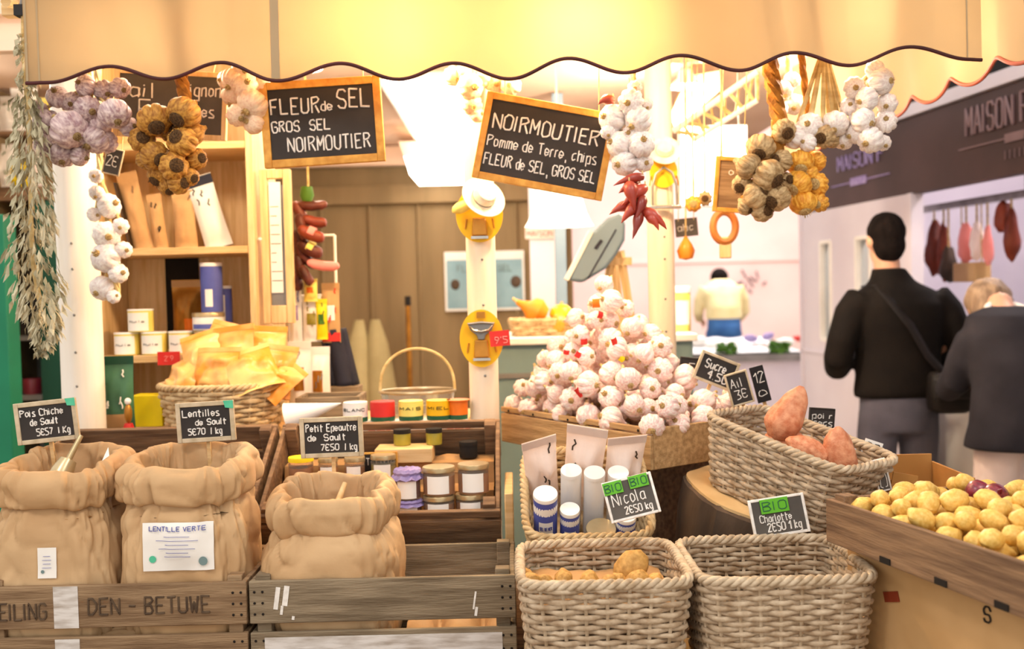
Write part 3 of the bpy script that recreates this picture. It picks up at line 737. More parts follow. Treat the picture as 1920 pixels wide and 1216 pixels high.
def sack(label, cx, cy, hw, hd, H, prof, cuff, labels=(), seed=0, contents='tan', cname='chickpeas', clabel='', cz=-.07, group='open kraft paper sacks'):
    t = thing('paper_sack', label, 'sack', (cx, cy, CB + .011), (0, 0, 0), group)
    def ring(u, s, z, wr, pw=.55):
        q = 2 * PI * u; c, d = math.cos(q), math.sin(q); x = math.copysign(abs(c) ** pw, c) * hw * s; y = math.copysign(abs(d) ** pw, d) * hd * s
        n1 = noise.noise(Vector((c * 1.6 + seed, d * 1.6, z * 7))) * .012 + noise.noise(Vector((c * 5 + seed, d * 5, z * 12 + seed))) * .006
        n2 = wr * (.0025 * math.sin(q * 13 + seed + 3 * c) + .010 * noise.noise(Vector((c * 4, d * 4, seed + z * 5))) + .006 * noise.noise(Vector((c * 11, d * 11, seed + z * 6))))
        k = 1 + (n1 + n2) / hw
        zz = z + (wr * .012 * noise.noise(Vector((c * 2.5, d * 2.5, seed))) if wr else 0)
        if z > H - .1: zz += .016 * d * min(1, (z - H + .1) / .1)
        k *= 1 - max(0, wr) * .05 * abs(noise.noise(Vector((c * 9 + seed, d * 9, z * 4)))) * (1 if z < H + .02 else .6)
        if wr is not None and s > .5:
            rg = 0
            for fq, am in ((7, .010), (15, .005)):
                rg += am * max(0, 1 - 3.2 * abs(noise.noise(Vector((c * fq * .35 + seed * 3, d * fq * .35, z * fq + seed + c * 1.5))))) ** 2
            k -= rg * (.45 + min(1.2, wr)) / hw
        return Vector((x * k, y * k, zz))
    def fn_from(P):
        def fn(u, v):
            f = v * (len(P) - 1); i = min(int(f), len(P) - 2); k = f - i
            a, b_ = P[i], P[i + 1]
            # catmull-rom in profile
            p0 = P[max(i - 1, 0)]; p3 = P[min(i + 2, len(P) - 1)]
            def cr(j): return .5 * (2 * a[j] + (b_[j] - p0[j]) * k + (2 * p0[j] - 5 * a[j] + 4 * b_[j] - p3[j]) * k * k + (3 * a[j] - p0[j] - 3 * b_[j] + p3[j]) * k ** 3)
            return ring(u, cr(0), cr(1), max(0, cr(2)))
        return fn
    body = fn_from(prof); mb = MB().grid(body, 160, 64, wrap=True)
    n0 = len(mb.v); mb.f.append(tuple(range(159, -1, -1))); mb.mi.append(0)
    mb.build('sack_body', 'kraft', t, smooth=180)
    MB().grid(fn_from(cuff), 160, 48, wrap=True).build('rolled_cuff', 'kraft', t, smooth=180)
    for (fx, z0, w, h, rows, title, marks) in labels:
        # sticker on the front: follow the body near u=.75
        SM = [p for p in (body(.56 + .38 * a / 70, b_ / 60) for a in range(71) for b_ in range(61)) if abs(p.x - fx) < w * .6 and z0 - .02 < p.z < z0 + h + .02]
        def fr(X, Z): return Vector((X, min([p.y for p in SM if abs(p.x - X) < .016 and abs(p.z - Z) < .016] or [-hd * 1.07]) - .0025, Z))
        MB().grid(lambda u, v: fr(fx + (u - .5) * w, z0 + v * h), 10, 8).build('paper_label', 'paper', t)
        mm = MB(); rn = random.Random(seed)
        for k in range(rows):
            z = z0 + h * (.72 - .5 * k / max(1, rows)); ww = w * rn.uniform(.3, .62)
            mm.tube([fr(fx + (j / 6 - .5) * ww, z) - Vector((0, .0022, 0)) for j in range(7)], .0005, 4)
        if title: write(mm, title, fx - w * .4, z0 + h * .84, h * .09, w * .8, r=.0009, wob=.05, f=lambda X, Z: fr(X, Z) - Vector((0, .0028, 0)))
        mm.build('label_print', 'blue', t)
        for (mx, mz, mr, mm_) in marks:
            b2 = MB(); n = 16; c0 = fr(fx + mx * w, z0 + mz * h); yy_ = min(fr(c0.x + mr * math.cos(j), c0.z + mr * math.sin(j)).y for j in range(7))
            b2.add([Vector((c0.x + mr * math.cos(2 * PI * j / n), yy_ - .0018, c0.z + mr * math.sin(2 * PI * j / n))) for j in range(n)], [tuple(range(n))]); b2.build('round_stamp', mm_, t)
    # contents
    zc = prof[-1][1] + cz
    o = MB().grid(lambda u, v: ring(u, .9 * v + .001, zc + .012 * (1 - v) + .006 * noise.noise(Vector((u * 9, v * 5, seed))), 0), 48, 12, wrap=True).build(cname, contents)
    o.location = (cx, cy, CB + .011); tag(o, clabel, 'dry goods', kind='stuff')
    return t
def prof_for(H): return [(.96, 0, 0), (1.0, .015, .1), (1.05, H * .25, .25), (1.07, H * .5, .3), (1.05, H * .72, .5), (.97, H * .86, 1.1), (.84, H * .97, 1.8), (.8, H + .01, 1.8)]
def cuff_for(H, hh=.075, o=1.04): return [(.8, H - .005, 1.2), (.93, H - .03, 1.2), (o, H - .02, 1.1), (o + .04, H + hh * .3, .9), (o + .0, H + hh * .7, .9), (.92, H + hh * .98, 1.0), (.82, H + hh * .88, 1.1), (.76, H + hh * .3, 1.2), (.76, H - .03, 1.3), (.78, H - .09, 1.2)]
sack('kraft paper sack of chickpeas at the far left of the front crates', -1.065, 2.345, .14, .122, .42, prof_for(.42), cuff_for(.42, .06), [(.012, .228, .042, .068, 4, None, [(-.22, .22, .004, 'teal')])], 3, 'tan', 'chickpeas', 'pale chickpeas filling the leftmost paper sack')
sack('kraft paper sack with a large white label, standing between the other two sacks', -.765, 2.345, .143, .122, .42, prof_for(.42), cuff_for(.42, .06, 1.05), [(.005, .237, .158, .108, 6, "LENTILLE VERTE", [(-.36, .25, .008, 'mint'), (.36, .2, .010, 'teal')])], 8, 'lentil', 'lentils', 'dark green lentils filling the sack with the large label')
P3 = [(.96, 0, 0), (1.02, .012, .1), (1.1, .09, .2), (1.16, .2, .3), (1.13, .255, .4), (1.02, .3, .9), (.88, .33, 1.5), (.84, .345, 1.6)]
sack('short slumped kraft paper sack in the grey front crate', -.432, 2.335, .143, .108, .34, P3, cuff_for(.342, .058, 1.02), (), 14, 'tan', 'spelt_grain', 'brown spelt grain filling the short slumped sack', cz=-.1)
# kraft paper seen through the gaps between crate planks
for nm, lb, x0, x1 in (('crumpled_paper', 'crumpled kraft paper lying in the stencilled crate', -1.17, -.65), ('crumpled_paper', 'crumpled kraft paper lying in the right half of the grey front crate', -.26, -.03)):
    o = MB().grid(lambda u, v: Vector((x0 + (x1 - x0) * u, 2.222 + .03 * v if x1 < -.5 else 2.222 + .25 * v, CB + .03 + .085 * abs(math.sin(u * 7 + 1)) ** .5 * (.6 + .4 * v) + .015 * noise.noise(Vector((u * 6, v * 5, 2))))), 40, 14).build('crumpled_paper', 'kraft', smooth=180)
    tag(o, lb, 'paper')
# scoops and signs standing in the sacks
def scoop(label, a, b, Y, m):
    p, q = at(*a, Y), at(*b, Y + .03); t = thing('scoop', label, 'scoop', p)
    MB().tube([(0, 0, 0), (q - p)], [.008, .006], 10).build('handle', m, t)
    d = (p - q).normalized(); R = Vector((0, 0, 1)).rotation_difference(d).to_matrix()
    b_ = MB().lathe([(.02, 0), (.026, .03), (.027, .08), (.018, .1)], 16); b_.v = [tuple(R @ Vector(v)) for v in b_.v]
    b_.build('bowl', m, t)
scoop('white handled scoop stuck in the leftmost paper sack', (128, 862), (152, 816), 2.36, 'lid')
scoop('pale scoop stuck in the short slumped sack', (633, 942), (647, 905), 2.34, 'pale')
o = MB().add([at(172, 905, 2.32), at(203, 838, 2.36), at(208, 880, 2.34), at(186, 912, 2.31)], [(0, 1, 2, 3)]).build('paper_bag', 'paper', thick=.001); tag(o, 'small white paper bag tucked between the two left sacks', 'paper bag')
sign('price_sign', 'small chalkboard reading Pois Chiche over the leftmost sack', (26, 757), (142, 744), (34, 835), 2.42, [("Pois Chiche", .03, .7, .2, .8), ("de Sault", .2, .42, .19, .52), ("5€57  l Kg", .3, .1, .2, .62)], fw=.011, stick=.1, corner=True, r=.0016, group='small chalkboard price signs')
sign('price_sign', 'small chalkboard reading Lentilles over the sack with the large label', (333, 756), (442, 749), (330, 831), 2.42, [("Lentilles", .05, .68, .22, .74), ("de Sault", .3, .4, .19, .62), ("5€70  l kg", .14, .1, .2, .68)], fw=.011, stick=.1, corner=True, r=.0016, group='small chalkboard price signs')
sign('price_sign', 'small chalkboard reading Petit Epeautre behind the short slumped sack', (563, 784), (681, 779), (563, 859), 2.42, [("Petit Epeautre", .03, .7, .22, .93), ("de  Sault", .06, .4, .2, .7), ("7€50  l kg", .3, .08, .2, .66)], fw=.011, stick=.12, r=.0016, group='small chalkboard price signs')
# ---------------------------------------------------------------- tilted back crates
RX = (TH, 0, 0)
b1 = crate('wooden_crate', 'dark brown tilted crate behind the two left sacks', .62, .39, .13, (-.99, 2.754, .875), RX, planks=((0, .04), (.05, .13)), ends=((0, .13),), m='wooddk', group='tilted back crates')
b2 = crate('wooden_crate', 'brown tilted crate holding the preserve jars', .624, .39, .13, (-.353, 2.754, .875), RX, planks=((0, .098), (.106, .13)), ends=((0, .13),), m='wooddk', group='tilted back crates')
# paper lining that steps up towards the back and carries the jars
Zf = [(2.545, .862), (2.665, .865), (2.672, .915), (2.765, .918), (2.775, .975), (2.865, .98)]
def lining(u, v):
    f = v * (len(Zf) - 1); i = min(int(f), len(Zf) - 2); k = f - i
    return Vector((-.645 + .585 * u, Zf[i][0] + (Zf[i + 1][0] - Zf[i][0]) * k, Zf[i][1] + (Zf[i + 1][1] - Zf[i][1]) * k))
o = MB().grid(lining, 30, 30).build('paper_lining', 'kraftin', smooth=30); tag(o, 'kraft paper lining stepped up inside the crate of preserve jars', 'paper')
o = MB().grid(lambda u, v: at(800 + 112 * u, 885 - 35 * v * math.sin(PI * (.1 + .9 * u)) ** .5, 2.77 + .06 * v) + Vector((0, .01 * noise.noise(Vector((u * 5, v * 4, 1))), 0)), 24, 10).build('crumpled_paper', 'kraftin', smooth=180, thick=.001); tag(o, 'crumpled brown paper at the back right of the jar crate', 'paper')
b = thing('wooden_box', 'shallow pale wooden box behind the stacked jars', 'box', (at(760, 880, 2.79).x, 2.8, .98))
MB().box((0, 0, .02), (.16, .1, .04)).build('box', 'palex', b, bevel=.003)
for k, (px, wp, bd) in enumerate(((728, 32, 'olive'), (788, 30, 'olive'), (852, 34, 'dark'))):
    cyl('small_jar', ['small olive jar lying first at the back of the jar crate', 'small olive jar at the back of the crate beside the gold framed sign', 'small dark jar at the back right of the jar crate'][k], 'jar', px + 20, 1.021 if k < 2 else .982, wp, .045, 2.82, bd, 'dark', group='small jars at the back of the crate')
JG = 'preserve jars in the tilted crate'
def jar(label, px, base, wpx, h, Y, fill, lid='lid', lab='paper', cap=None):
    t = cyl('preserve_jar', label, 'jar', px, base, wpx, h, Y, 'jar', lid, lab, .012, JG, inner=fill, labh=(.12, .86), laba=.72, waist=True)
    return t
t = jar('glass jar with a bright yellow top at the left of the jar crate', 556, .917, 46, .095, 2.71, 'honey', 'yellowb', None)
jar('small glass jar with a white label, beside the yellow topped jar', 607, .917, 36, .09, 2.715, 'honey')
jar('glass jar with a white label, third in the back row', 657, .917, 38, .09, 2.715, 'honey')
jar('white labelled jar of green preserve, last in the back row', 711, .917, 46, .095, 2.715, 'olive')
jar('lower of two wide jars stacked beside the lilac capped jars', 814, .864, 58, .056, 2.605, 'honey')
jar('wide glass jar of amber preserve stacked on the left wide jar', 815, .921, 60, .074, 2.605, 'honey')
jar('bottom jar of the stack in the right corner of the jar crate', 874, .864, 56, .056, 2.615, 'honey')
jar('wide glass jar on top of the stack in the right corner of the jar crate', 880, .921, 58, .078, 2.615, 'honey')
def capped(label, px, base, h):
    t = cyl('preserve_jar', label, 'jar', px, base, 48, h, 2.60, 'jar', None, 'paper', 0, JG, inner='jam', labh=(.05, .7), laba=.8)
    r = sz(48, 2.6) / 2
    MB().lathe([(r * 1.25, h * .7), (r * 1.12, h * .78), (r * 1.02, h * .84), (r * 1.12, h * .93), (r * 1.0, h * 1.04), (0, h * 1.06)], 36, fn=lambda p, q, k: p * (1 + (.06 * math.sin(q * 9) if k < 2 else .02 * math.sin(q * 12)))).build('cloth_cap', 'lilac', t)
capped('jar of red jam under a lilac cloth cap, lower of two beside the short sack', 757, .864, .046)
capped('jar of red jam with a lilac cloth cap, upper of two beside the short sack', 756, .914, .075)
sign('price_sign', 'small black sign with gold frame behind the preserve jars', (680, 848), (746, 846), (680, 892), 2.745, [("Terrine", .05, .45, .35, .8)], fw=.006, fm='frame', th=.006, group='small chalkboard price signs')
# side of the riser, its lit tone put into pale wood
o = MB().box((0, 0, 0), (.022, .3, .34)).build('wooden_board', 'palex', bevel=.003); o.location = (-.019, 2.68, TAB + .17); tag(o, 'pale board as the lit riser side, between jar crate and white bag basket', 'board')
# ---------------------------------------------------------------- shelf strip with coloured tins, price cards
x0, x1 = xat(636, 790, 2.975), PX - .05
t = thing('shelf_strip', 'narrow white shelf strip under the row of coloured tins', 'shelf', ((x0 + x1) / 2, 2.962, CT))
MB().box((0, 0, .022), (x1 - x0, .07, .044)).build('strip', 'white', t, bevel=.002)
for k, (px, w, mt, tx) in enumerate(((667, 48, 'white', "BLANC"), (718, 48, 'red', None), (771, 48, 'lemon', "MAIS"), (823, 48, 'yellow', "MIEL"), (864, 24, 'orange', None))):
    r = sz(48, 2.96) / 2; x = xat(px, 770, 2.96) if k < 4 else PX - .05 - r * .72
    lb = ['tin with a white label, first in the row on the white strip', 'tin with a red label beside the white labelled tin', 'tin with a pale yellow label in the middle of the row', 'tin with a golden yellow label, second from the cream post', 'tin with an orange label at the cream post end of the row'][k]
    t = cyl('tin', lb, 'tin', px, CT + .0445, 46 if k < 4 else 36, .056, 2.955, 'green', None, mt, 0, 'coloured tins on the white strip', labh=(.24, .99), laba=1.5, x=x, text=(tx, .45, .008, 'black') if tx else None)
    MB().lathe([(r * .95, .056), (r * .93, .0575)], 24).build('lid', mt, t)
for k, (px, py) in enumerate(((711, 802), (859, 799))):
    w, h, Y = .066, .036, 2.915
    p = at(px, py, Y); t = thing('price_card', ['pink price card hanging under the red labelled tin', 'pink price card hanging under the strip beside the cream post'][k], 'price card', p, (0, R_(-3), 0), 'pink price cards')
    MB().box((0, 0, 0), (w, .002, h)).build('card', 'pink', t); m = MB(); write(m, ["4'5", "7'5"][k], -.018, -.012, .02, .036, y=-.002, r=.0016); m.build('lettering', 'paper', t)
# ---------------------------------------------------------------- wicker baskets in the front row
def wset(o, rimc, H, x, z): place(o, rimc - z.normalized() * H, x, z)
bs = thing('wooden_box', 'low brown box under the two front wicker baskets', 'box', (.36, 2.055, TAB)); BZ = .662
MB().box((0, 0, (BZ - TAB) / 2), (.7, .33, BZ - TAB)).build('box', 'cutwood', bs, bevel=.004)
Z = Vector((0, 0, 1)); X = Vector((1, 0, 0))
HB = .886 - BZ - .012
wa = wicker('wicker_basket', 'grey wicker basket with a few potatoes at the front', .335, .32, HB, group='grey wicker baskets')
wset(wa, Vector((.172, 2.07, BZ + HB)), HB, X, Z)
wb = wicker('wicker_basket', 'empty grey wicker basket at the front right', .345, .325, HB, group='grey wicker baskets')
wset(wb, Vector((.528, 2.07, BZ + HB)), HB, X, Z)
# tilted basket with white bags
zt = Vector((0, -math.sin(R_(30)), math.cos(R_(30))))
wd = wicker('wicker_basket', 'tilted wicker basket full of white bags and salt tubes', .295, .315, .13, m='wickertan', mr='wickertan', group='grey wicker baskets')
wset(wd, Vector((.168, 2.405, .957)), .13, X, zt)
MD = wd.matrix_world.copy()
def inD(o, x, y, z=.012, rz=0, rx=0, ry=0): o.matrix_world = MD @ Matrix.Translation((x, y, z)) @ Euler((rx, ry, rz)).to_matrix().to_4x4()
r = thing('sloping_riser', 'wooden wedge under the tilted basket of white bags', 'riser', (0, 0, TAB))
vs = []
for x in (.06, .28): vs += [(x, 2.36, 0), (x, 2.58, 0), (x, 2.58, .31), (x, 2.36, .181)]
MB().add(vs, [(0, 1, 2, 3), (7, 6, 5, 4), (0, 4, 5, 1), (1, 5, 6, 2), (2, 6, 7, 3), (3, 7, 4, 0)]).build('box', 'wooddk', r)
WG = 'white bags and tubes in the tilted basket'
for k, (x, y, w, h, rz, rx, lb) in enumerate(((-.098, .085, .088, .25, .3, .12, 'white paper bag with folded top at the left of the tilted basket'), (-.005, .095, .1, .27, -.2, .1, 'tallest white paper bag, in the middle of the tilted basket'), (.095, .09, .098, .235, .15, .1, 'white paper bag at the right of the tilted basket'))):
    t = pouch('paper_bag', lb, 'bag', (0, 0, 0), w, h, .075, 'paperpink', 'paperpink', group=WG, seed=k + 2, amp=.9, marks=(3, 'hamdk')); inD(t, x, y, .012, rz, rx, (-.09, .07, .03)[k])
for k, (x, y, h, wd_, bm, lm, lb) in enumerate(((-.1, -.08, .19, .056, 'blue', 'paper', 'tall blue and white salt tube at the left of the tilted basket'), (-.043, -.085, .145, .046, 'blue', 'paper', 'short blue and white salt tube, second from the left in the tilted basket'), (.09, -.085, .12, .046, 'blue', 'paper', 'short blue and white salt tube under the green stickered sign'), (-.035, .0, .19, .05, 'white', None, 'white tube behind the short blue tube'), (.02, -.01, .19, .05, 'white', None, 'white tube in the centre of the tilted basket'), (.078, .0, .18, .05, 'white', None, 'white tube behind the green stickered sign'))):
    t = cyl('salt_tube', lb, 'tube', 0, 0, wd_ * FPX / 2.3, h, 2.3, bm, 'white', lm, .01, WG, x=0, laba=.6, labh=(.3, .68))
    if lm:
        b = MB(); rr = wd_ / 2
        b.lathe([(rr * 1.002, h * .74), (rr * 1.012, h * .8), (rr * 1.002, h * .86)], 24); b.build('band', 'white', t)
        m = MB()
        for zz in (.3, .42, .52): write(m, "SEL DE MER" if zz > .5 else "GROS SEL", -.5, h * zz, h * .05, 1.0, r=.0008, wob=0, f=lambda X_, Z_: (math.sin(X_) * (rr + .0015), -math.cos(X_) * (rr + .0015), Z_))
        m.build('lettering', 'blue', t)
    inD(t, x, y)
t = cyl('jar', 'squat white jar with a round lid at the front of the tilted basket', 'jar', 0, 0, .07 * FPX / 2.3, .095, 2.3, 'white', 'lid', None, .014, WG, x=0); inD(t, .03, -.1)
sign('price_sign', 'chalkboard with two green stickers reading Nicola over the white bags', (1124, 907), (1216, 884), (1150, 981), 2.2, [("Nicola", .08, .36, .34, .72, .0014), ("2€50 kg", .3, .08, .2, .6, .0016)], Yr=2.2, Yb=2.17, fw=.006, fm='chalk', sm='slate_grey', bio=((.2, .82, .38, .3, "BIO", 'bio'), (.72, .84, .38, .3, "BIO", 'bio')), th=.008, group='small chalkboard price signs')
sign('price_sign', 'chalkboard with one green sticker reading Charlotte behind the empty basket', (1403, 938), (1507, 922), (1413, 1012), 2.255, [("Charlotte", .12, .36, .22, .62, .0013), ("2€50 1 kg", .24, .08, .24, .66, .0017)], Yb=2.235, fw=.0065, fm='chalk', sm='slate_grey', bio=((.45, .78, .5, .36, "BIO", 'bio'),), th=.008, group='small chalkboard price signs')
# potatoes in the front basket
rn = random.Random(5)
def pot_mesh(k, m, n=18, mm=12): return MB().blob((0, 0, 0), (1.28, .95, .9), n, mm, .16, 1.6, k * 5.1, taper=.08 * math.sin(k)).build('potato', m)
def sweet_mesh(k): return MB().blob((0, 0, 0), (.78, .74, 1.35), 20, 16, .16, 1.7, k * 3.3, taper=.3 + .12 * math.sin(k * 2)).build('sweet_potato', 'sweet')
PB = [pot_mesh(k, 'potatobr') for k in range(3)]
for k, (px, py, r, yy) in enumerate(((1183, 1064, 32, 2.05), (1160, 1094, 13, 2.0), (985, 1085, 13, 2.08), (998, 1097, 16, 1.99), (1020, 1098, 14, 2.0), (1056, 1094, 18, 2.0), (1105, 1098, 20, 1.99), (1145, 1100, 16, 1.98), (1195, 1095, 18, 1.99), (1228, 1098, 16, 1.98))):
    o = PB[k % 3] if k < 3 else PB[k % 3].copy()
    if k >= 3: C.objects.link(o)
    s = sz(r, yy); o.location = at(px, py - (9 if k else 0), yy); o.scale = (s, s, s); o.rotation_euler = (rn.uniform(0, 6), rn.uniform(-.4, .4), rn.uniform(0, 6))
    if k == 0: o.rotation_euler = (.2, -.65, .2); o.scale = (s * .95, s * .9, s * 1.05)
    tag(o, 'large brown potato standing up in the grey front basket' if k == 0 else ('small potato at the left back corner inside the front basket' if k == 2 else 'brown potato low in the grey front basket'), 'potato', 'potatoes in the front basket')
o = MB().grid(lambda u, v: Vector((.172 + .28 * (u - .5), 2.07 + .26 * (v - .5), BZ + .165 + .012 * noise.noise(Vector((u * 5, v * 5, 0))))), 16, 14).build('crumpled_paper', 'kraftin', smooth=180); tag(o, 'brown paper under the potatoes in the front basket', 'paper')
# ---------------------------------------------------------------- log, tilted basket of sweet potatoes
pA, pB, pC = at(1320, 780, 2.5), at(1580, 888, 2.2), at(1650, 850, 2.4)
xu = (pB - pA).normalized(); vv = (pC - pB); vv = vv - xu * vv.dot(xu); vu = vv.normalized(); nz = xu.cross(vu)
rc = pA + xu * .2 + vu * vv.length / 2
wc = wicker('wicker_basket', 'tilted grey wicker basket holding big sweet potatoes', .40, vv.length + .01, .17, group='grey wicker baskets', taper=.84); wset(wc, rc, .17, xu, nz)
lg = thing('log_stump', 'thick bark covered log slab under the sweet potato basket', 'log'); pl = rc - nz * .1735 - xu * .06 - vu * .02
place(lg, pl, xu, nz)
MB().lathe([(.2, -.0), (.215, -.012), (.215, -.1), (.2, -.21)], 48, fn=lambda p, q, k: Vector((p.x * (1 + .06 * math.sin(q * 5 + 1) + .02 * math.sin(q * 23)), p.y * (.72 + .05 * math.sin(q * 3) + .02 * math.sin(q * 19)), p.z))).build('bark', 'bark', lg)
MB().lathe([(0, .001), (.208, .001), (.208, -.006)], 48, fn=lambda p, q, k: Vector((p.x * (1 + .06 * math.sin(q * 5 + 1)), p.y * (.72 + .05 * math.sin(q * 3)), p.z))).build('sawn_face', 'cutwood', lg)
rn = random.Random(9)
for k, (px, py, rx, Y, tilt, lb) in enumerate(((1477, 776, 42, 2.42, .45, 'largest sweet potato standing upright in the tilted basket'), (1468, 826, 30, 2.43, 1.35, 'pinkish sweet potato lying under the upright one'), (1512, 845, 33, 2.33, -1.0, 'small sweet potato in the middle of the tilted basket'), (1573, 848, 40, 2.33, -.25, 'reddish pointed sweet potato at the right end of the tilted basket'), (1492, 872, 27, 2.43, 1.5, 'sweet potato at the bottom of the tilted basket'))):
    o = sweet_mesh(k); s = sz(rx, Y); o.location = at(px, py, Y); o.scale = (s, s * .95, s); o.rotation_euler = (.1, tilt, rn.uniform(-.4, .4)); tag(o, lb, 'sweet potato', 'sweet potatoes in the tilted basket')
sign('price_tag', 'narrow white framed tag on the right corner of the sweet potato basket', (1641, 862), (1666, 856), (1640, 924), 2.33, [("2 5", .15, .1, .8, .7)], fw=.004, fm='chalk', sm='slate_grey', th=.006, group='small chalkboard price signs')
sign('price_tag', 'small white tag standing behind the right end of the sweet potato basket', (1622, 822), (1652, 832), (1618, 848), 2.44, [("20", .1, .15, .7, .8)], fw=0, sm='paper', cm='black', th=.004, group='small chalkboard price signs')
# ---------------------------------------------------------------- potato crate and the boxes under and behind it
pL = Vector((.640, 2.05)); nd = Vector((.289, -.957)).normalized(); wdv = Vector((.957, .289)).normalized()
PCZ = .916; ang = math.atan2(nd.y, nd.x); pc = pL + nd * .29 + wdv * .19
pcr = crate('wooden_crate', 'brown wooden crate heaped with yellow potatoes on the right', .58, .38, .09, (pc.x, pc.y, PCZ), (0, 0, ang), planks=((0, .09),), m='wooddk')
b = MB()
for x in (-.1, .05, .19): MB().box((x, -.191, .008), (.03, .003, .012)).build('slot', 'dark', pcr)
RZP = Matrix.Rotation(ang, 3, 'Z')
rn = random.Random(21)
dep = deposit(rn, 220, lambda: (rn.uniform(-.262, .262), rn.uniform(-.152, .152)), lambda: rn.uniform(.0205, .026), lambda x, y: .018, lambda x, y: .082 + .035 * max(0, 1 - (y / .2) ** 2) * max(.3, 1 - (x / .3) ** 4) + (.012 if y > 0 else 0), tries=10, tight=.96)
ONI = [(1834, 922, 2.0, 24, 'red onion at the back of the potato crate, left of the pair'), (1866, 930, 1.97, 25, 'red onion at the back of the potato crate, right of the pair')]
def inP(p): q = RZP.transposed() @ Vector((p.x - pc.x, p.y - pc.y, 0)); return q
oq = [inP(at(a, b_, c)) for a, b_, c, _, _ in ONI]
dep = [d for d in dep if all(math.hypot(d[0] - q.x, d[1] - q.y) > .05 and not (math.hypot(d[0] - q.x, d[1] - q.y) < .09 and d[1] < q.y and d[2] > .07) for q in oq)]
PY = [pot_mesh(k + 4, 'potato', 16, 10) for k in range(4)]
first = [True] * 4
mx = max(dep, key=lambda d: d[2])
for k, (x, y, z, r) in enumerate(dep):
    i = k % 4; o = PY[i] if first[i] else PY[i].copy()
    if not first[i]: C.objects.link(o)
    first[i] = False
    w = RZP @ Vector((x, y, z)); o.location = (pc.x + w.x, pc.y + w.y, PCZ + z + .002); s = r * .94; o.scale = (s, s, s); o.rotation_euler = (rn.uniform(-.5, .5), rn.uniform(-.5, .5), rn.uniform(0, 6))
    tag(o, 'pale yellow potato heaped in the brown wooden crate', 'potato', 'yellow potatoes in the wooden crate')
onion = MB().lathe([(0, -.95), (.3, -.92), (.75, -.62), (.98, -.1), (.9, .4), (.55, .75), (.2, .95), (.1, 1.3), (.04, 1.5)], 24)
on = onion.build('red_onion', 'onion')
for k, (px, py, Y, r, lb) in enumerate(ONI):
    o = on if k == 0 else on.copy()
    if k: C.objects.link(o)
    s = sz(r, Y); o.location = at(px, py, Y); o.scale = (s, s, s); o.rotation_euler = (.9, .5 - k, .3); tag(o, lb, 'onion', 'red onions on the potatoes')
kb = thing('cardboard_box', 'kraft cardboard box with a black S under the potato crate', 'box'); kp = pL + nd * .3 + wdv * .235
kb.location = (kp.x, kp.y, TAB); kb.rotation_euler = (0, 0, ang)
MB().box((0, 0, (PCZ - TAB) / 2 - .001), (.62, .36, PCZ - TAB - .003)).build('box', 'cardpale', kb, bevel=.006)
def onbox(px, py):
    dr = RZP.transposed() @ (at(px, py, 1) - CAM); c0 = RZP.transposed() @ (CAM - Vector((kp.x, kp.y, TAB))); return c0 + dr * ((-.1805 - c0.y) / dr.y)
q = onbox(1845, 1163); m = MB(); write(m, "S", q.x, q.z, .026, .016, y=-.1815, r=.0018); m.build('lettering', 'black', kb)
q = onbox(1672, 1118); MB().box((q.x, -.1815, q.z), (.045, .002, .02), Matrix.Rotation(-.3, 3, 'Y')).build('red_mark', 'ham', kb)
cb = thing('cardboard_box', 'open brown cardboard box with ragged edge behind the potato crate', 'box', (1.0, 2.5, TAB)); 
b = MB(); H = at(1740, 880, 2.5).z - TAB
for s in (-1, 1): b.box((s * .1, 0, H / 2), (.006, .24, H)); 
b.box((0, .117, H / 2 + .01), (.194, .006, H + .02)); b.box((0, 0, .004), (.194, .24, .006)); b.build('walls', 'card', cb)
MB().box((0, -.117, H / 2 - .01), (.194, .006, H - .02)).build('front_flap', 'card', cb); MB().box((-.07, -.123, H - .01), (.06, .004, .05), Matrix.Rotation(.2, 3, 'Y')).build('torn_flap', 'card', cb)
# ---------------------------------------------------------------- garlic crate and heap
N_ = Vector((.348, 2.55)); av = Vector((-.565, .825)).normalized(); bv = Vector((.825, .565)).normalized(); GZ = .979
ga = math.atan2(-av.y, -av.x); gc = N_ + av * .345 + bv * .2
gcr = crate('wooden_crate', 'pale brown crate under the big heap of garlic', .69, .40, .11, (gc.x, gc.y, GZ), (0, 0, ga), planks=((0, .09), (.094, .11)), ends=((0, .108),), m='woodtan', posts=False)
for x in (-.3, -.17, 0, .15, .3): nail_at(gcr, (x, -.2015, .1), s=1.3)
rs = thing('wooden_riser', 'dark wooden riser under the garlic crate', 'riser', (gc.x + bv.x * .02, gc.y + bv.y * .02, TAB), (0, 0, ga))
MB().box((-.05, .01, (GZ - TAB) / 2 - .0005), (.5, .26, GZ - TAB - .001)).build('box', 'wooddk', rs, bevel=.003)
RG = Matrix.Rotation(ga, 3, 'Z'); rn = random.Random(4)
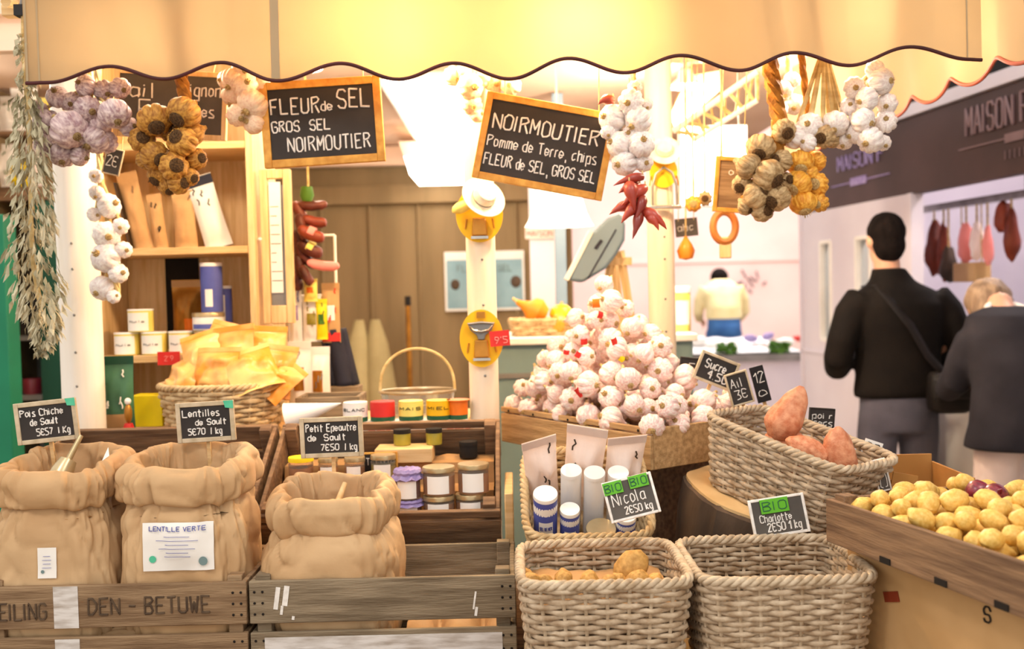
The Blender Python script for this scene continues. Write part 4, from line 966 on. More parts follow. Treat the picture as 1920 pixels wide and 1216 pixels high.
# a board in the crate carries the heap
o = MB().box((0, 0, 0), (.66, .37, .07)).build('wooden_board', 'wooddk'); o.location = (gc.x, gc.y, GZ + .0475); o.rotation_euler = (0, 0, ga); tag(o, 'inner board of the garlic crate under the bulbs', 'board')
apex = RG.transposed() @ Vector((at(1135, 560, 2.98).x - gc.x, 2.98 - gc.y, 0))
def lim(x, y):
    d = math.hypot((x - apex.x) / .36, (y - apex.y) / .23); return max(.08, .43 - .38 * d) - .0
dep = deposit(rn, 150, lambda: (max(-.325, min(.325, rn.gauss(apex.x * .5, .21))), max(-.175, min(.175, rn.gauss(0, .13)))), lambda: rn.uniform(.029, .039), lambda x, y: 0.0, lim, tries=7, tight=1.0)
base = GZ + .0825
BULBS = []; tops = sorted(dep, key=lambda d: -d[2])
for k, (x, y, z, r) in enumerate(dep):
    w = RG @ Vector((x, y, 0)); p = Vector((gc.x + w.x, gc.y + w.y, base + z))
    BULBS.append((p, r * 1.0)); d = TOC(p) * .7 + Vector((rn.uniform(-1, 1), rn.uniform(-.6, .6), rn.uniform(-.9, .4)))
    lb = 'topmost garlic bulb on the heap' if (x, y, z, r) == tops[0] else 'pinkish white garlic bulb in the heap below its topmost bulb'
    bulb_thing(p, r, 'pile', d, k, lb, 'garlic bulbs heaped on the wooden crate')
# red and yellow paper tags among the heap
for k, (px, py, mt, w, h) in enumerate(((1085, 665, 'red', 14, 12), (1062, 660, 'red', 12, 9), (1095, 640, 'red', 14, 12), (1152, 640, 'red', 12, 16), (1085, 735, 'red', 10, 22), (1165, 672, 'yellowb', 12, 12), (1125, 590, 'red', 14, 12), (1120, 568, 'orange', 18, 26))):
    dr = (at(px, py, 1) - CAM).normalized(); best = 9
    for (q, r_) in BULBS:
        L_ = (q - CAM).dot(dr); dd = (q - CAM - dr * L_).length
        if dd < r_ and L_ - math.sqrt(r_ * r_ - dd * dd) < best: best = L_ - math.sqrt(r_ * r_ - dd * dd)
    p = CAM + dr * ((best if best < 9 else 2.9) - .002)
    t = MB().grid(lambda u, v: Vector(((u - .5) * sz(w, 2.72), -.004 * math.sin(u * PI), (v - .5) * sz(h, 2.72))), 6, 4).build('paper_tag', mt); t.location = p; t.rotation_euler = (.3, .5 - k * .3, .2)
    tag(t, ['red paper tag on the left flank of the garlic heap', 'small red tag at the left edge of the garlic heap', 'red paper tag in the middle of the garlic heap', 'red tag on the right flank of the garlic heap', 'long red tag between bulbs low in the garlic heap', 'yellow tag among the garlic bulbs', 'red tag near the top of the garlic heap', 'orange net band at the top of the garlic heap'][k], 'tag', 'coloured tags among the garlic')
# slate signs stuck in behind the heap
SG = 'small chalkboard price signs'
sign('price_sign', 'small dark slate half hidden behind the post beside the framed sign', (1279, 668), (1316, 672), (1268, 710), 2.86, [("oE", .1, .3, .5, .7)], fw=.005, fm='slate', stick=.2, group=SG)
sign('price_sign', 'tilted chalkboard with pale frame reading Sucre 4,50 right of the garlic heap', (1319, 655), (1390, 683), (1296, 706), 2.78, [("Sucre", .14, .5, .34, .6), ("4.50", .3, .1, .32, .58)], fw=.008, stick=.2, r=.002, group=SG)
sign('price_sign', 'narrow slanted chalkboard with lilac chalk beside the tilted Sucre sign', (1372, 703), (1414, 691), (1358, 764), 2.68, [("Ail", .1, .55, .3, .6), ("3€", .2, .15, .3, .6)], fw=.005, stick=.12, group=SG)
sign('price_sign', 'thin unframed black sign rightmost of the slates behind the garlic', (1419, 690), (1441, 684), (1410, 755), 2.72, [("12", .1, .55, .3, .8), ("o", .2, .15, .25, .6)], fw=0, sm='black', stick=.2, group=SG)
sign('price_sign', 'black sign with white letters behind the largest sweet potato', (1514, 763), (1562, 766), (1519, 802), 2.62, [("poivr", .08, .5, .3, .84), ("cecs", .14, .1, .34, .8)], fw=.003, fm='slate', stick=.2, group=SG)
# ---------------------------------------------------------------- hanging garlic
HG = 'garlic bunches hanging under the awning'
braid('garlic_bunch', 'purple skinned garlic bunch hanging at the far left under the awning', [(88, 230, 27), (130, 243, 36, -.04), (215, 213, 30, -.04), (85, 272, 22), (118, 290, 25), (150, 292, 20), (176, 262, 28), (165, 205, 27), (200, 266, 22), (108, 182, 22), (135, 192, 20), (242, 238, 20), (186, 236, 24), (72, 205, 18), (195, 170, 20), (225, 165, 20), (160, 160, 20)], 2.68, (150, 2.72), 'purple', ropem='straw', group=HG, seed=2, stem=True)
braid('garlic_bunch', 'smoked golden brown garlic bunch with dark hollows, beside the purple one', [(345, 212, 32, -.03), (290, 225, 32, -.02), (342, 265, 29, -.03), (266, 262, 25), (290, 292, 28, -.02), (326, 312, 28, -.03), (362, 250, 22), (369, 298, 20), (300, 328, 24), (335, 342, 22), (356, 332, 18), (272, 300, 18), (318, 242, 24), (315, 350, 18)], 2.66, (322, 2.72), 'brown', ropem='amberrope', rr=.011, group=HG, seed=3)
braid('garlic_bunch', 'peach coloured garlic bunch left of the Fleur de Sel board', [(440, 152, 25), (462, 162, 25), (474, 196, 31, -.02), (438, 180, 23), (496, 182, 18), (446, 216, 23), (476, 230, 23), (424, 150, 18), (498, 206, 16), (488, 158, 18), (455, 130, 20)], 2.74, (455, 2.72), 'cream', group=HG, seed=4)
A = at(184, 200, 2.95)
braid('garlic_braid', 'long braid of white garlic hanging against the left cream post', [(205, 386, 24), (200, 440, 27), (226, 424, 16), (198, 482, 29), (232, 468, 17), (222, 512, 20), (192, 540, 24), (213, 556, 13), (182, 362, 15), (176, 402, 14), (180, 330, 14)], 2.87, (184, 2.95), 'white', group=HG, seed=5)
braid('garlic_bunch', 'cream garlic bunch above the Noirmoutier board in the middle', [(850, 142, 20), (882, 162, 26), (906, 146, 18), (930, 156, 20), (885, 196, 20), (958, 160, 20), (868, 138, 18), (895, 215, 15)], 2.9, (890, 2.95), 'cream', group=HG, seed=6)
braid('garlic_braid', 'white garlic braid hanging right of the Noirmoutier board above the chillies', [(1183, 192, 25, -.02), (1148, 222, 27), (1197, 226, 27, -.02), (1160, 270, 25), (1203, 270, 26, -.02), (1171, 305, 25), (1206, 303, 20), (1213, 196, 12), (1140, 248, 14), (1185, 250, 19), (1190, 165, 14)], 2.7, (1182, 2.72), 'white', group=HG, seed=7)
braid('garlic_braid', 'white garlic braid at the right end of the awning against the dark fascia', [(1653, 152, 25), (1625, 186, 23, -.02), (1663, 194, 20), (1618, 226, 24, -.02), (1661, 228, 21), (1604, 250, 20), (1632, 262, 25, -.02), (1656, 268, 16), (1602, 165, 22), (1592, 200, 17), (1640, 130, 18)], 2.71, (1645, 2.72), 'white', group=HG, seed=8)
braid('garlic_bunch', 'garlic bunch fanning out on long pale stalks on the right', [(1518, 236, 25), (1566, 232, 26), (1490, 256, 24), (1545, 256, 22), (1592, 242, 18), (1515, 268, 17), (1582, 264, 18), (1560, 262, 16)], 2.73, (1545, 2.72), ['white', 'white', 'white', 'tan'], ropes=[Vector((0, 0, 0)), Vector((0, 0, -.06)), Vector((0, 0, -.1)), Vector((0, 0, -.13))], rr=.009, group=HG, seed=9)
braid('garlic_bunch', 'grey brown dried garlic bunch on a thick amber plait', [(1426, 276, 27), (1470, 246, 24), (1404, 312, 25), (1440, 330, 31, -.03), (1392, 346, 21), (1418, 366, 26), (1456, 370, 27, -.02), (1430, 394, 22), (1466, 302, 22), (1400, 386, 18), (1476, 340, 18)], 2.7, (1425, 2.72), 'tan', ropem='amberrope', rr=.014, group=HG, seed=10)
braid('garlic_bunch', 'bright amber garlic bunch hanging behind the grey brown one', [(1500, 305, 27), (1531, 302, 20), (1496, 345, 27, -.02), (1531, 346, 24), (1506, 380, 26, -.02), (1536, 380, 18), (1515, 325, 20)], 2.74, (1492, 2.72), 'amber', ropem='amberrope', group=HG, seed=11)
braid('garlic_bunch', 'small pale garlic bunch high behind the amber plait', [(1468, 168, 20), (1490, 196, 20), (1462, 205, 17), (1485, 150, 17)], 2.92, (1478, 2.95), 'white', group=HG, seed=12)
# chillies
A = at(1186, 120, 2.72); A.z = RAIL[2.72] - .012; A.x -= .004; rn = random.Random(12)
t = thing('chilli_string', 'string of dried red chillies hanging below the white garlic braid', 'chillies', A)
MB().tube([(0, .03, 0), (0, .05, -.2), at(1186, 340, 2.72) - A, at(1192, 420, 2.7) - A], .002, 6).build('string', 'straw', t)
for (a, b_, r) in (((1205, 332), (1150, 348), 8), ((1200, 350), (1160, 362), 9), ((1180, 345), (1190, 395), 12), ((1210, 352), (1165, 385), 10), ((1185, 370), (1215, 405), 12), ((1180, 385), (1142, 402), 9), ((1195, 385), (1165, 418), 10), ((1205, 395), (1250, 430), 10), ((1198, 400), (1186, 448), 9), ((1215, 405), (1235, 432), 9), ((1172, 350), (1205, 380), 10), ((1150, 188), (1122, 196), 9), ((1205, 370), (1190, 415), 9)):
    Y = 2.68 + rn.uniform(-.03, .03); p, q = at(*a, Y) - A, at(*b_, Y - .02) - A; mid = (p + q) / 2 + Vector((rn.uniform(-.01, .01), -.01, .012))
    pts = []; rad = []
    for i in range(11):
        u = i / 10; pts.append(p * (1 - u) ** 2 + mid * 2 * u * (1 - u) + q * u * u); rad.append(sz(r, Y) * (.55 + .6 * math.sin(PI * min(1, u * 1.3 + .12)) if u < .75 else .9 * (1 - u) * 2.2 + .05))
    o = MB().tube(pts, rad, 10).build('chilli', 'chilli', t); MB().tube([p, p + Vector((0, .004, .018))], [.003, .002], 6).build('stalk', 'straw', o)
# dried sage bundle at the far left
A = Vector((xat(40, 25, 2.62), 2.62, at(40, 18, 2.62).z)); rn = random.Random(8)
t = thing('herb_bundle', 'long bundle of dried sage leaves hanging at the far left edge', 'herbs', A)
MB().box((0, 0, -.004), (.026, .03, .028)).build('hook_clip', 'black', t); MB().tube([(0, 0, 0), (0, .02, .06)], .006, 6).build('hook', 'grey', t)
prof = [(30, 44, 5), (90, 44, 11), (150, 48, 18), (250, 55, 32), (330, 58, 38), (420, 58, 46), (500, 62, 52), (560, 74, 44), (610, 84, 30), (660, 78, 8)]
def pw(y, i):
    for a, b_ in zip(prof[:-1], prof[1:]):
        if a[0] <= y <= b_[0]: k = (y - a[0]) / (b_[0] - a[0]); return a[i] + (b_[i] - a[i]) * k
    return prof[-1][i]
MB().tube([at(pw(y, 1), y, 2.62) - A for y in range(30, 600, 30)], .006, 6).build('stem', 'straw', t)
b = MB()
for k in range(900):
    y = 60 + 600 * rn.random() ** .8; w = pw(y, 2); a = rn.uniform(0, 2 * PI); rr = math.sqrt(rn.random())
    c = at(pw(y, 1) + w * rr * math.cos(a), y, 2.62 + sz(w, 2.62) * rr * math.sin(a) * .8) - A
    d = Vector((math.cos(a) * rn.uniform(.1, .7), math.sin(a) * .5, -1)).normalized(); L = rn.uniform(.025, .055) * min(1, .35 + w / 55); n, s = frame_from(d); n = (n * math.cos(a * 3) + s * math.sin(a * 3)); wd_ = rn.uniform(.004, .0075); cu = d.cross(n) * rn.uniform(-.01, .01)
    p0, p1, p2 = c, c + d * L * .5 + cu, c + d * L
    b.add([p0, p1 + n * wd_, p2, p1 - n * wd_, p1 + d.cross(n) * .002], [(0, 1, 4), (1, 2, 4), (2, 3, 4), (3, 0, 4)])
b.build('leaves', 'sage', t, smooth=0)
# ---------------------------------------------------------------- hanging chalkboards
sign('chalkboard', 'hanging chalkboard reading Fleur de Sel, Gros Sel, Noirmoutier in chalk', (500, 157), (726, 142), (484, 316), 2.73, [("FLEUR", .02, .64, .22, .46, .0026), ("de", .5, .66, .13, .1, .0022), ("SEL", .66, .68, .26, .3, .0028), ("GROS  SEL", .02, .39, .15, .55, .0024), ("NOIRMOUTIER", .16, .1, .2, .78, .0024)], fw=.021, fm='frame', th=.02, cord=(2.72, RAIL[2.72] - .012), group='hanging chalkboards')
sign('chalkboard', 'hanging chalkboard reading Noirmoutier, Pomme de Terre, chips, right of the cream post', (906, 170), (1150, 214), (893, 333), 2.78, [("NOIRMOUTIER", .04, .62, .2, .9, .0026), ("Pomme de Terre, chips", .02, .37, .15, .93, .0018), ("FLEUR de SEL, GROS SEL", .02, .12, .15, .95, .002)], Yr=2.76, fw=.019, fm='frame', th=.02, cord=(2.72, RAIL[2.72] - .012), group='hanging chalkboards')
sign('chalkboard', 'grey slate board with pale frame behind the left garlic bunches', (222, 128), (434, 138), (208, 254), 2.8, [("ail", .1, .6, .25, .25, .0024), ("oignon", .62, .66, .22, .36, .0024), ("E", .2, .25, .3, .1, .0024), ("roses", .62, .3, .2, .3, .0024)], fw=.014, fm='pale', sm='slate_grey', th=.016, cord=(2.95, RAIL[2.95] - .012), group='hanging chalkboards')
sign('price_tag', 'small grey slate tag hanging on the long white garlic braid', (205, 276), (238, 284), (186, 322), 2.84, [("2€", .1, .3, .45, .7, .0016)], fw=.004, sm='slate_grey', th=.006, cord=(2.95, RAIL[2.95] - .012), group='hanging chalkboards')
sign('chalkboard', 'small yellow framed slate hanging in front of the bright panel on the right', (1340, 292), (1400, 296), (1338, 396), 3.05, [("o", .4, .7, .15, .2)], fw=.013, fm='frame', sm='wood', th=.012, cord=(2.95, RAIL[2.95] - .012), group='hanging chalkboards')
sign('chalkboard', 'small grey slate hanging right of the far cream post', (1266, 412), (1306, 408), (1268, 444), 3.6, [("abc", .1, .3, .4, .7)], fw=0, sm='slate_grey', th=.008, cord=(3.44, 2.36), group='hanging chalkboards')
# ---------------------------------------------------------------- yellow oval cards, peelers and hats on the posts
def oval(label, px, py, rx, ry, Y, group='yellow oval display cards'):
    c = at(px, py, Y); t = thing('oval_card', label, 'display card', c, group=group); n = 40
    b = MB(); vs = []
    for y in (-.004, .004):
        for j in range(n): q = 2 * PI * j / n; vs.append((sz(rx, Y) * math.cos(q), y, sz(ry, Y) * math.sin(q)))
    b.add(vs, [tuple(range(n)), tuple(range(2 * n - 1, n - 1, -1))] + [(j, j + n, (j + 1) % n + n, (j + 1) % n) for j in range(n)]); b.build('card', 'yellow', t)
    for s in (-1, 1): MB().tube([(s * sz(24, Y), -.006, -sz(8, Y)), (s * sz(27, Y), -.006, -sz(26, Y))], .005, 8, flat=.5).build('print', 'bronze', t)
    return c
Yc = 2.948
oval('upper yellow oval card with a bronze utensil, under the straw hat', 899, 402, 44, 52, Yc)
oval('lower yellow oval card with a metal peeler on the middle post', 903, 634, 41, 54, Yc)
def peeler(label, px, py, Y, full):
    c = at(px, py, Y); t = thing('peeler', label, 'peeler', c, group='peelers on the oval cards'); s = sz(1, Y)
    MB().prism([(-12 * s, 12 * s), (12 * s, 12 * s), (15 * s, -22 * s), (-15 * s, -22 * s)], -.012, .0).build('handle', 'bronze', t, bevel=.004)
    MB().box((0, -.008, -25 * s), (32 * s, .01, 5 * s)).build('foot', 'steel', t)
    if full:
        MB().prism([(-26 * s, 44 * s), (26 * s, 44 * s), (20 * s, 30 * s), (8 * s, 20 * s), (6 * s, 12 * s), (-6 * s, 12 * s), (-8 * s, 20 * s), (-20 * s, 30 * s)], -.014, -.002).build('head', 'grey', t, bevel=.002)
        MB().tube([(-24 * s, -.016, 42 * s), (-14 * s, -.018, 30 * s), (0, -.018, 27 * s), (14 * s, -.018, 30 * s), (24 * s, -.016, 42 * s), (0, -.016, 44 * s)], .004, 8, closed=True).build('blade', 'steel', t)
        MB().box((0, -.006, 58 * s), (16 * s, .006, 12 * s)).build('hanger', 'bronze', t)
peeler('metal peeler with a crescent head on the lower oval card', 903, 648, Yc - .0045, True)
peeler('bronze utensil on the upper oval card', 899, 420, Yc - .0045, False)
def hat(label, px, py, rx, tilt, Y, crown_dir):
    c = at(px, py, Y); t = thing('straw_hat', label, 'hat', c, (R_(62), 0, tilt), 'small straw hats on the posts'); R = sz(rx, Y)
    MB().lathe([(.0, .0), (R * .5, 0), (R, .006), (R * 1.0, .009), (R * .55, .006)], 36).build('brim', 'cap', t)
    MB().lathe([(R * .52, .004), (R * .5, R * .35), (R * .42, R * .5), (0, R * .54)], 30).build('crown', 'cap', t)
    MB().lathe([(R * .53, .008), (R * .525, R * .13), (R * .5, R * .14)], 30).build('band', 'black', t)
hat('small straw hat with black band tilted over the upper oval card', 905, 372, 43, .5, Yc - .045, 1)
hat('small straw hat with black band on the far cream post', 1245, 284, 31, .0, 3.36, 1)
c = at(866, 388, Yc - .03); o = MB().blob((0, 0, 0), (sz(20, Yc), .02, sz(11, Yc)), 16, 10, .1).build('lemon', 'lemon'); o.location = c; o.rotation_euler = (0, -.35, 0); tag(o, 'pale yellow lemon tucked beside the straw hat on the middle post', 'lemon')
oval('orange yellow oval card on the far cream post under the hat', 1244, 322, 26, 30, 3.37)
c = at(1246, 388, 3.35); s = sz(1, 3.35); t = thing('slicer', 'metal slicer with a stirrup shaped handle on the far cream post', 'slicer', c)
MB().tube([(-22 * s, 0, 0), (-22 * s, 0, 38 * s), (-15 * s, 0, 62 * s), (0, 0, 74 * s), (15 * s, 0, 64 * s), (23 * s, 0, 40 * s), (24 * s, 0, 0)], .0045, 8).build('handle', 'grey', t)
MB().box((0, 0, 0), (62 * s, .02, .012)).build('blade_bar', 'steel', t, bevel=.002)
sign_c = at(937, 634, 2.915); t = thing('price_card', 'red price card on the lower oval card of the middle post', 'price card', sign_c, (0, R_(-4), 0)); MB().box((0, 0, 0), (.058, .003, .045)).build('card', 'red', t); m = MB(); write(m, "9'5", -.014, -.014, .018, .036, y=-.0025, r=.0014); m.build('lettering', 'pink', t)
# ---------------------------------------------------------------- shelf unit on the left
YF = 3.3
sx0, sx1 = xat(160, 560, YF), xat(481, 560, YF); cxs = (sx0 + sx1) / 2; SW = sx1 - sx0
S1, S2, S3 = 1.62, 1.265, 1.965
t = thing('shelf_unit', 'blond wood shelf unit at the left holding packets, cans and tins', 'shelf', (cxs, YF + .16, CT))
for s in (-1, 1): MB().box((s * (SW / 2 - .011), 0, .64), (.022, .32, 1.28)).build('side_panel', 'pale', t, bevel=.002)
MB().box((0, .155, .64), (SW - .046, .01, 1.28)).build('back_panel', 'pale', t)
MB().box((-.06, .145, .41), (.12, .006, .34)).build('back_gap_shade', 'dark', t)  # dark patch paints the shade of a gap in the back
for z in (S1, S2, S3, 1.045): MB().box((0, -.003, z - CT - .012), (SW - .046, .31, .024)).build('shelf', 'palex', t, bevel=.002)
SG2 = 'packets leaning on the upper shelf'
Zs = S1 + .001
for k, (px, w, h, d, ry, mt, lb, lm) in enumerate(((270, .07, .27, .05, -.2, 'brownbag', 'tan paper packet leaning left on the upper shelf', None), (303, .05, .19, .045, -.12, 'brownbag', 'shorter tan packet with dark print on the upper shelf', 'black'), (350, .078, .2, .05, -.04, 'brownbag', 'upright tan packet beside the white bag on the upper shelf', None), (412, .095, .255, .06, -.28, 'paper', 'white bag with a dark blue top leaning at the right of the upper shelf', 'black'))):
    t = pouch('packet', lb, 'packet', (xat(px, 447, 3.42), 3.42, Zs), w, h, d, mt, 'navy' if k == 3 else mt, (0, ry, 0), SG2, seed=k, marks=(4 if lm else 1, lm or 'wooddk'), top=.16, amp=.15)
    if k == 0: MB().box((-.038, .0, .125), (.006, .052, .23)).build('dark_edge', 'hamdk', t)
CG = 'small yellow and white cans on the lower shelf'
for k, (px, lv, lb) in enumerate(((237, 0, 'leftmost small can with white label on the lower shelf'), (288, 0, 'middle small can in the lower row of the left shelf'), (339, 0, 'small can behind the red price card on the lower shelf'), (264, 1, 'small can standing on top of the other three cans'))):
    cyl('can', lb, 'can', px, S2 + .001 + lv * .077, 46, .076, 3.36, 'lemon', 'white', 'paper', .006, CG, labh=(.05, .92), laba=.95, text=("huile", .45, .008, 'grey'))
BG = 'blue and white tins on the lower shelf'
cyl('tub', 'white and blue round tub at the bottom right of the lower shelf', 'tin', 392, S2 + .001, 56, .077, 3.36, 'blue', 'lid', 'paper', .012, BG, laba=.6, labh=(.3, .9))
cyl('tub', 'squat white lidded tub stacked on the blue and white tub', 'tin', 391, S2 + .079, 58, .058, 3.36, 'white', 'lid', 'blue', .014, BG, laba=.9, labh=(.1, .45))
cyl('tin', 'tall blue salt tin on top of the stacked tubs', 'tin', 399, S2 + .138, 40, .165, 3.36, 'blue', 'white', 'paper', .012, BG, laba=.35, labh=(.12, .5))
cyl('tin', 'blue tin behind the stacked tubs at the right of the lower shelf', 'tin', 421, S2 + .001, 30, .225, 3.43, 'blue', 'white', 'paper', .01, BG, laba=.4, labh=(.4, .9))
t = pouch('coffee_bag', 'brown and gold coffee bag behind the blue tins', 'bag', (xat(352, 600, 3.5), 3.5, S2 + .001), .105, .25, .06, 'bronze', 'brownbag', seed=5, labm='orange', lab=(.18, .35, .4, .22), amp=.3)
w = sz(42, 3.27); t = thing('price_card', 'red price card clipped on the edge of the lower shelf', 'price card', (xat(316, 658, 3.283), 3.283, S2 - .01)); MB().box((0, 0, 0), (w, .003, w * .6)).build('card', 'red', t); m = MB(); write(m, "2'9", -.014, -.008, .016, .03, y=-.0025, r=.001); m.build('lettering', 'pink', t)
# framed notice beside the shelf
fl, fr_, ft, fb_ = xat(492, 460, 3.34), xat(549, 460, 3.34), at(520, 318, 3.34).z, at(520, 606, 3.34).z
t = thing('framed_notice', 'tall framed paper notice on a pale panel right of the shelf unit', 'notice', ((fl + fr_) / 2, 3.34, fb_)); w, h = fr_ - fl, ft - fb_
b = MB(); b.box((-w / 2 + .012, 0, h / 2), (.024, .03, h)); b.box((w / 2 - .012, 0, h / 2), (.024, .03, h)); b.box((0, 0, .03), (w - .05, .03, .06)); b.box((0, 0, h - .015), (w - .05, .03, .03)); b.build('frame', 'pale', t, bevel=.002)
MB().box((0, .005, h / 2), (w - .05, .008, h - .1)).build('backing', 'grey', t); MB().box((-.004, -.002, h * .56), (w - .062, .003, h * .72)).build('paper_sheet', 'paper', t)
m = MB(); rn = random.Random(2)
for k in range(9): z = h * (.28 + .06 * k); m.tube([(-.02, -.0045, z), (-.02 + rn.uniform(.015, .035), -.0045, z)], .0012, 4)
m.build('print', 'grey', t); MB().blob((-w / 2 - .004, -.012, h * .55), (.008, .008, .006), 8, 6).build('knob', 'white', t)
MB().box((0, .0, -(fb_ - CT) / 2), (.04, .025, fb_ - CT)).build('stand', 'pale', t)
# ---------------------------------------------------------------- things on the back counter
pouch('foil_bag', 'green foil bag of coffee standing beside the left cream post', 'bag', (xat(221, 800, 3.08), 3.08, CT + .001), sz(68, 3.08), sz(150, 3.08), .05, 'greenbag', 'greendk', seed=4, labm='cardpale', lab=(0, .18, .7, .2), amp=.3, marks=(5, 'white'))
o = MB().box((0, 0, .05), (.1, .08, .1)).build('box', 'yellowb', bevel=.002); o.location = (xat(283, 760, 3.2), 3.2, S2 - .21); o.location.z = 1.046; tag(o, 'yellow box between the green bag and the round basket', 'box')
t = thing('figurine', 'tiny red and white figure in front of the green bag', 'figurine', (xat(241, 790, 3.02), 3.02, CT + .001)); MB().lathe([(.018, 0), (.02, .02), (.012, .045)], 16).build('body', 'red', t); MB().blob((0, 0, .075), (.012, .012, .03), 12, 8).build('torso', 'bronze', t); MB().blob((0, 0, .112), (.01, .01, .011), 12, 8).build('head', 'white', t)
rb = wicker('wicker_basket', 'round wicker basket full of orange snack bags on the left', .375, .33, .145, m='wickertan', mr='wickertan', pw=.9, taper=.85, pitch=.014, sp=.05, sr=.0075, group='round baskets'); rb.location = (xat(420, 770, 3.13), 3.13, CT + .001)
OG = 'orange snack bags in the round basket'; rn = random.Random(31)
for k, (px, py, Y, w, h, ry, rz) in enumerate(((345, 700, 3.12, .13, .17, -.35, .1), (405, 690, 3.06, .16, .15, .15, 0), (470, 690, 3.05, .16, .16, -.1, .2), (515, 690, 3.1, .13, .17, .3, -.2), (380, 660, 3.16, .14, .16, -.25, 0), (440, 655, 3.15, .15, .17, .1, .1), (495, 655, 3.17, .14, .17, .2, .1), (420, 640, 3.2, .13, .16, .05, 0), (530, 710, 3.08, .11, .14, .5, -.3))):
    p = at(px, py, Y); t = pouch('snack_bag', ['orange snack bag at the left rim of the round basket', 'pale orange snack bag lying at the front left of the round basket', 'bright orange snack bag at the front of the round basket', 'orange snack bag at the right of the round basket', 'orange snack bag second from the left in the middle layer', 'orange snack bag in the middle of the pile', 'orange snack bag behind the front right bag', 'topmost orange snack bag at the back of the basket', 'orange snack bag hanging over the right rim of the basket'][k], 'bag', (0, 0, 0), w, h, .055, 'bagorange', 'bagorange', group=OG, seed=k * 2, amp=1.0)
    rx_ = R_(rn.uniform(-48, -8)); rz += rn.uniform(-.5, .5); ry += rn.uniform(-.22, .22); R = Euler((rx_, ry, rz)).to_matrix(); c0 = R @ Vector((0, 0, h * .55)); t.location = p - c0; t.rotation_euler = (rx_, ry, rz)
# white paper cone, tray, basket of wire
cb_ = at(585, 778, 2.945); t = MB().lathe([(.001, -.09), (.045, .075), (.044, .075), (.001, -.086)], 24).build('paper_cone', 'paper'); t.location = (cb_.x, 2.945, cb_.z + .012); t.rotation_euler = (0, R_(-104), 0); tag(t, 'white paper cone lying behind the Petit Epeautre sign', 'paper')
t = crate('wooden_tray', 'small grey wooden tray behind the white paper cone', sz(118, 3.2), .16, .1, (xat(622, 745, 3.2), 3.2, CT + .001), planks=((0, .1),), m='woodgrey', posts=False)
wx = xat(783, 740, 3.17); t = thing('wire_basket', 'clear oval basket with a tall pale handle behind the coloured tins', 'basket', (wx, 3.17, CT + .001)); w = sz(140, 3.17) / 2
def ov(s, z, n=40): return [Vector((math.cos(2 * PI * i / n) * w * s, math.sin(2 * PI * i / n) * .085 * s, z)) for i in range(n)]
MB().grid(lambda u, v: Vector((math.cos(2 * PI * u) * w * (.86 + .14 * v), math.sin(2 * PI * u) * .085 * (.86 + .14 * v), .002 + .105 * v)), 40, 6, wrap=True).build('side', 'clear', t)
MB().tube(ov(1, .108), .005, 8, closed=True).build('rim', 'brass', t); b = MB(); lp = ov(.86, .002); b.add(lp + [p + Vector((0, 0, .005)) for p in lp], [tuple(range(39, -1, -1)), tuple(range(40, 80))]); b.build('base', 'clear', t)
b = MB()
for z, s in ((.03, .9), (.07, .95)): b.tube(ov(s, z), .002, 6, closed=True)
b.build('wires', 'brass', t)
MB().tube([Vector((-w * math.cos(PI * i / 24) * 1.0, 0, .108 + .135 * math.sin(PI * i / 24) ** .8)) for i in range(25)], .0045, 8).build('handle', 'straw', t)
# ---------------------------------------------------------------- sausages and packets in the middle
A = Vector((xat(578, 345, 3.44), 3.44, 2.345)); t = thing('sausage_string', 'string of dry sausages hanging over the white packets', 'sausages', A); rn = random.Random(6)
MB().tube([(0, 0, 0), at(578, 345, 3.46) - A, at(570, 440, 3.46) - A, at(565, 535, 3.46) - A], .004, 6).build('string', 'straw', t)
MB().lathe([(.02, .0), (.025, -.03), (.012, -.06)], 14, tuple(at(575, 350, 3.44) - A)).build('tag', 'herb', t)
for (px, py, L, a, r, mt) in ((585, 382, 56, 0, 9, 'sausage'), (562, 395, 40, 60, 10, 'sausage'), (590, 412, 46, 12, 10, 'ham'), (566, 425, 50, 75, 10, 'sausage'), (584, 436, 52, 24, 11, 'ham'), (560, 455, 50, 85, 10, 'sausage'), (582, 464, 50, 28, 12, 'sausage'), (572, 480, 60, 45, 9, 'sausage'), (606, 494, 60, 8, 9, 'pink'), (562, 498, 50, 80, 10, 'sausage'), (575, 515, 40, 60, 9, 'sausage'), (558, 525, 40, 85, 9, 'sausage')):
    Y = 3.42 + rn.uniform(-.03, .02); c = at(px, py, Y) - A; l = sz(L, Y) / 2; d = Vector((math.cos(R_(a)), 0, -math.sin(R_(a)))); r_ = sz(r, Y)
    o = MB().tube([c + d * l * k + Vector((0, 0, -.008 * (1 - k * k))) for k in (-1, -.9, -.6, 0, .6, .9, 1)], [r_ * .35, r_ * .75, r_, r_ * 1.02, r_, r_ * .75, r_ * .35], 12).build('sausage', mt, t)
    if r >= 11: MB().tube([c + d * l * k for k in (-.25, .25)], r_ * 1.07, 14).build('label', 'pink' if r == 11 else 'lemon', o)
rk = thing('display_rack', 'thin white rack carrying the hanging packets', 'rack', (xat(590, 700, 3.52), 3.52, CT + .001)); b = MB()
for s in (-1, 1): b.tube([(s * .085, 0, 0), (s * .085, 0, .63)], .005, 8)
for z in (.2, .42, .63): b.tube([(-.085, 0, z), (.085, 0, z)], .004, 8)
b.build('frame', 'white', rk); MB().box((0, 0, .006), (.22, .1, .012)).build('base', 'white', rk)
PG = 'packets hanging on the white rack'
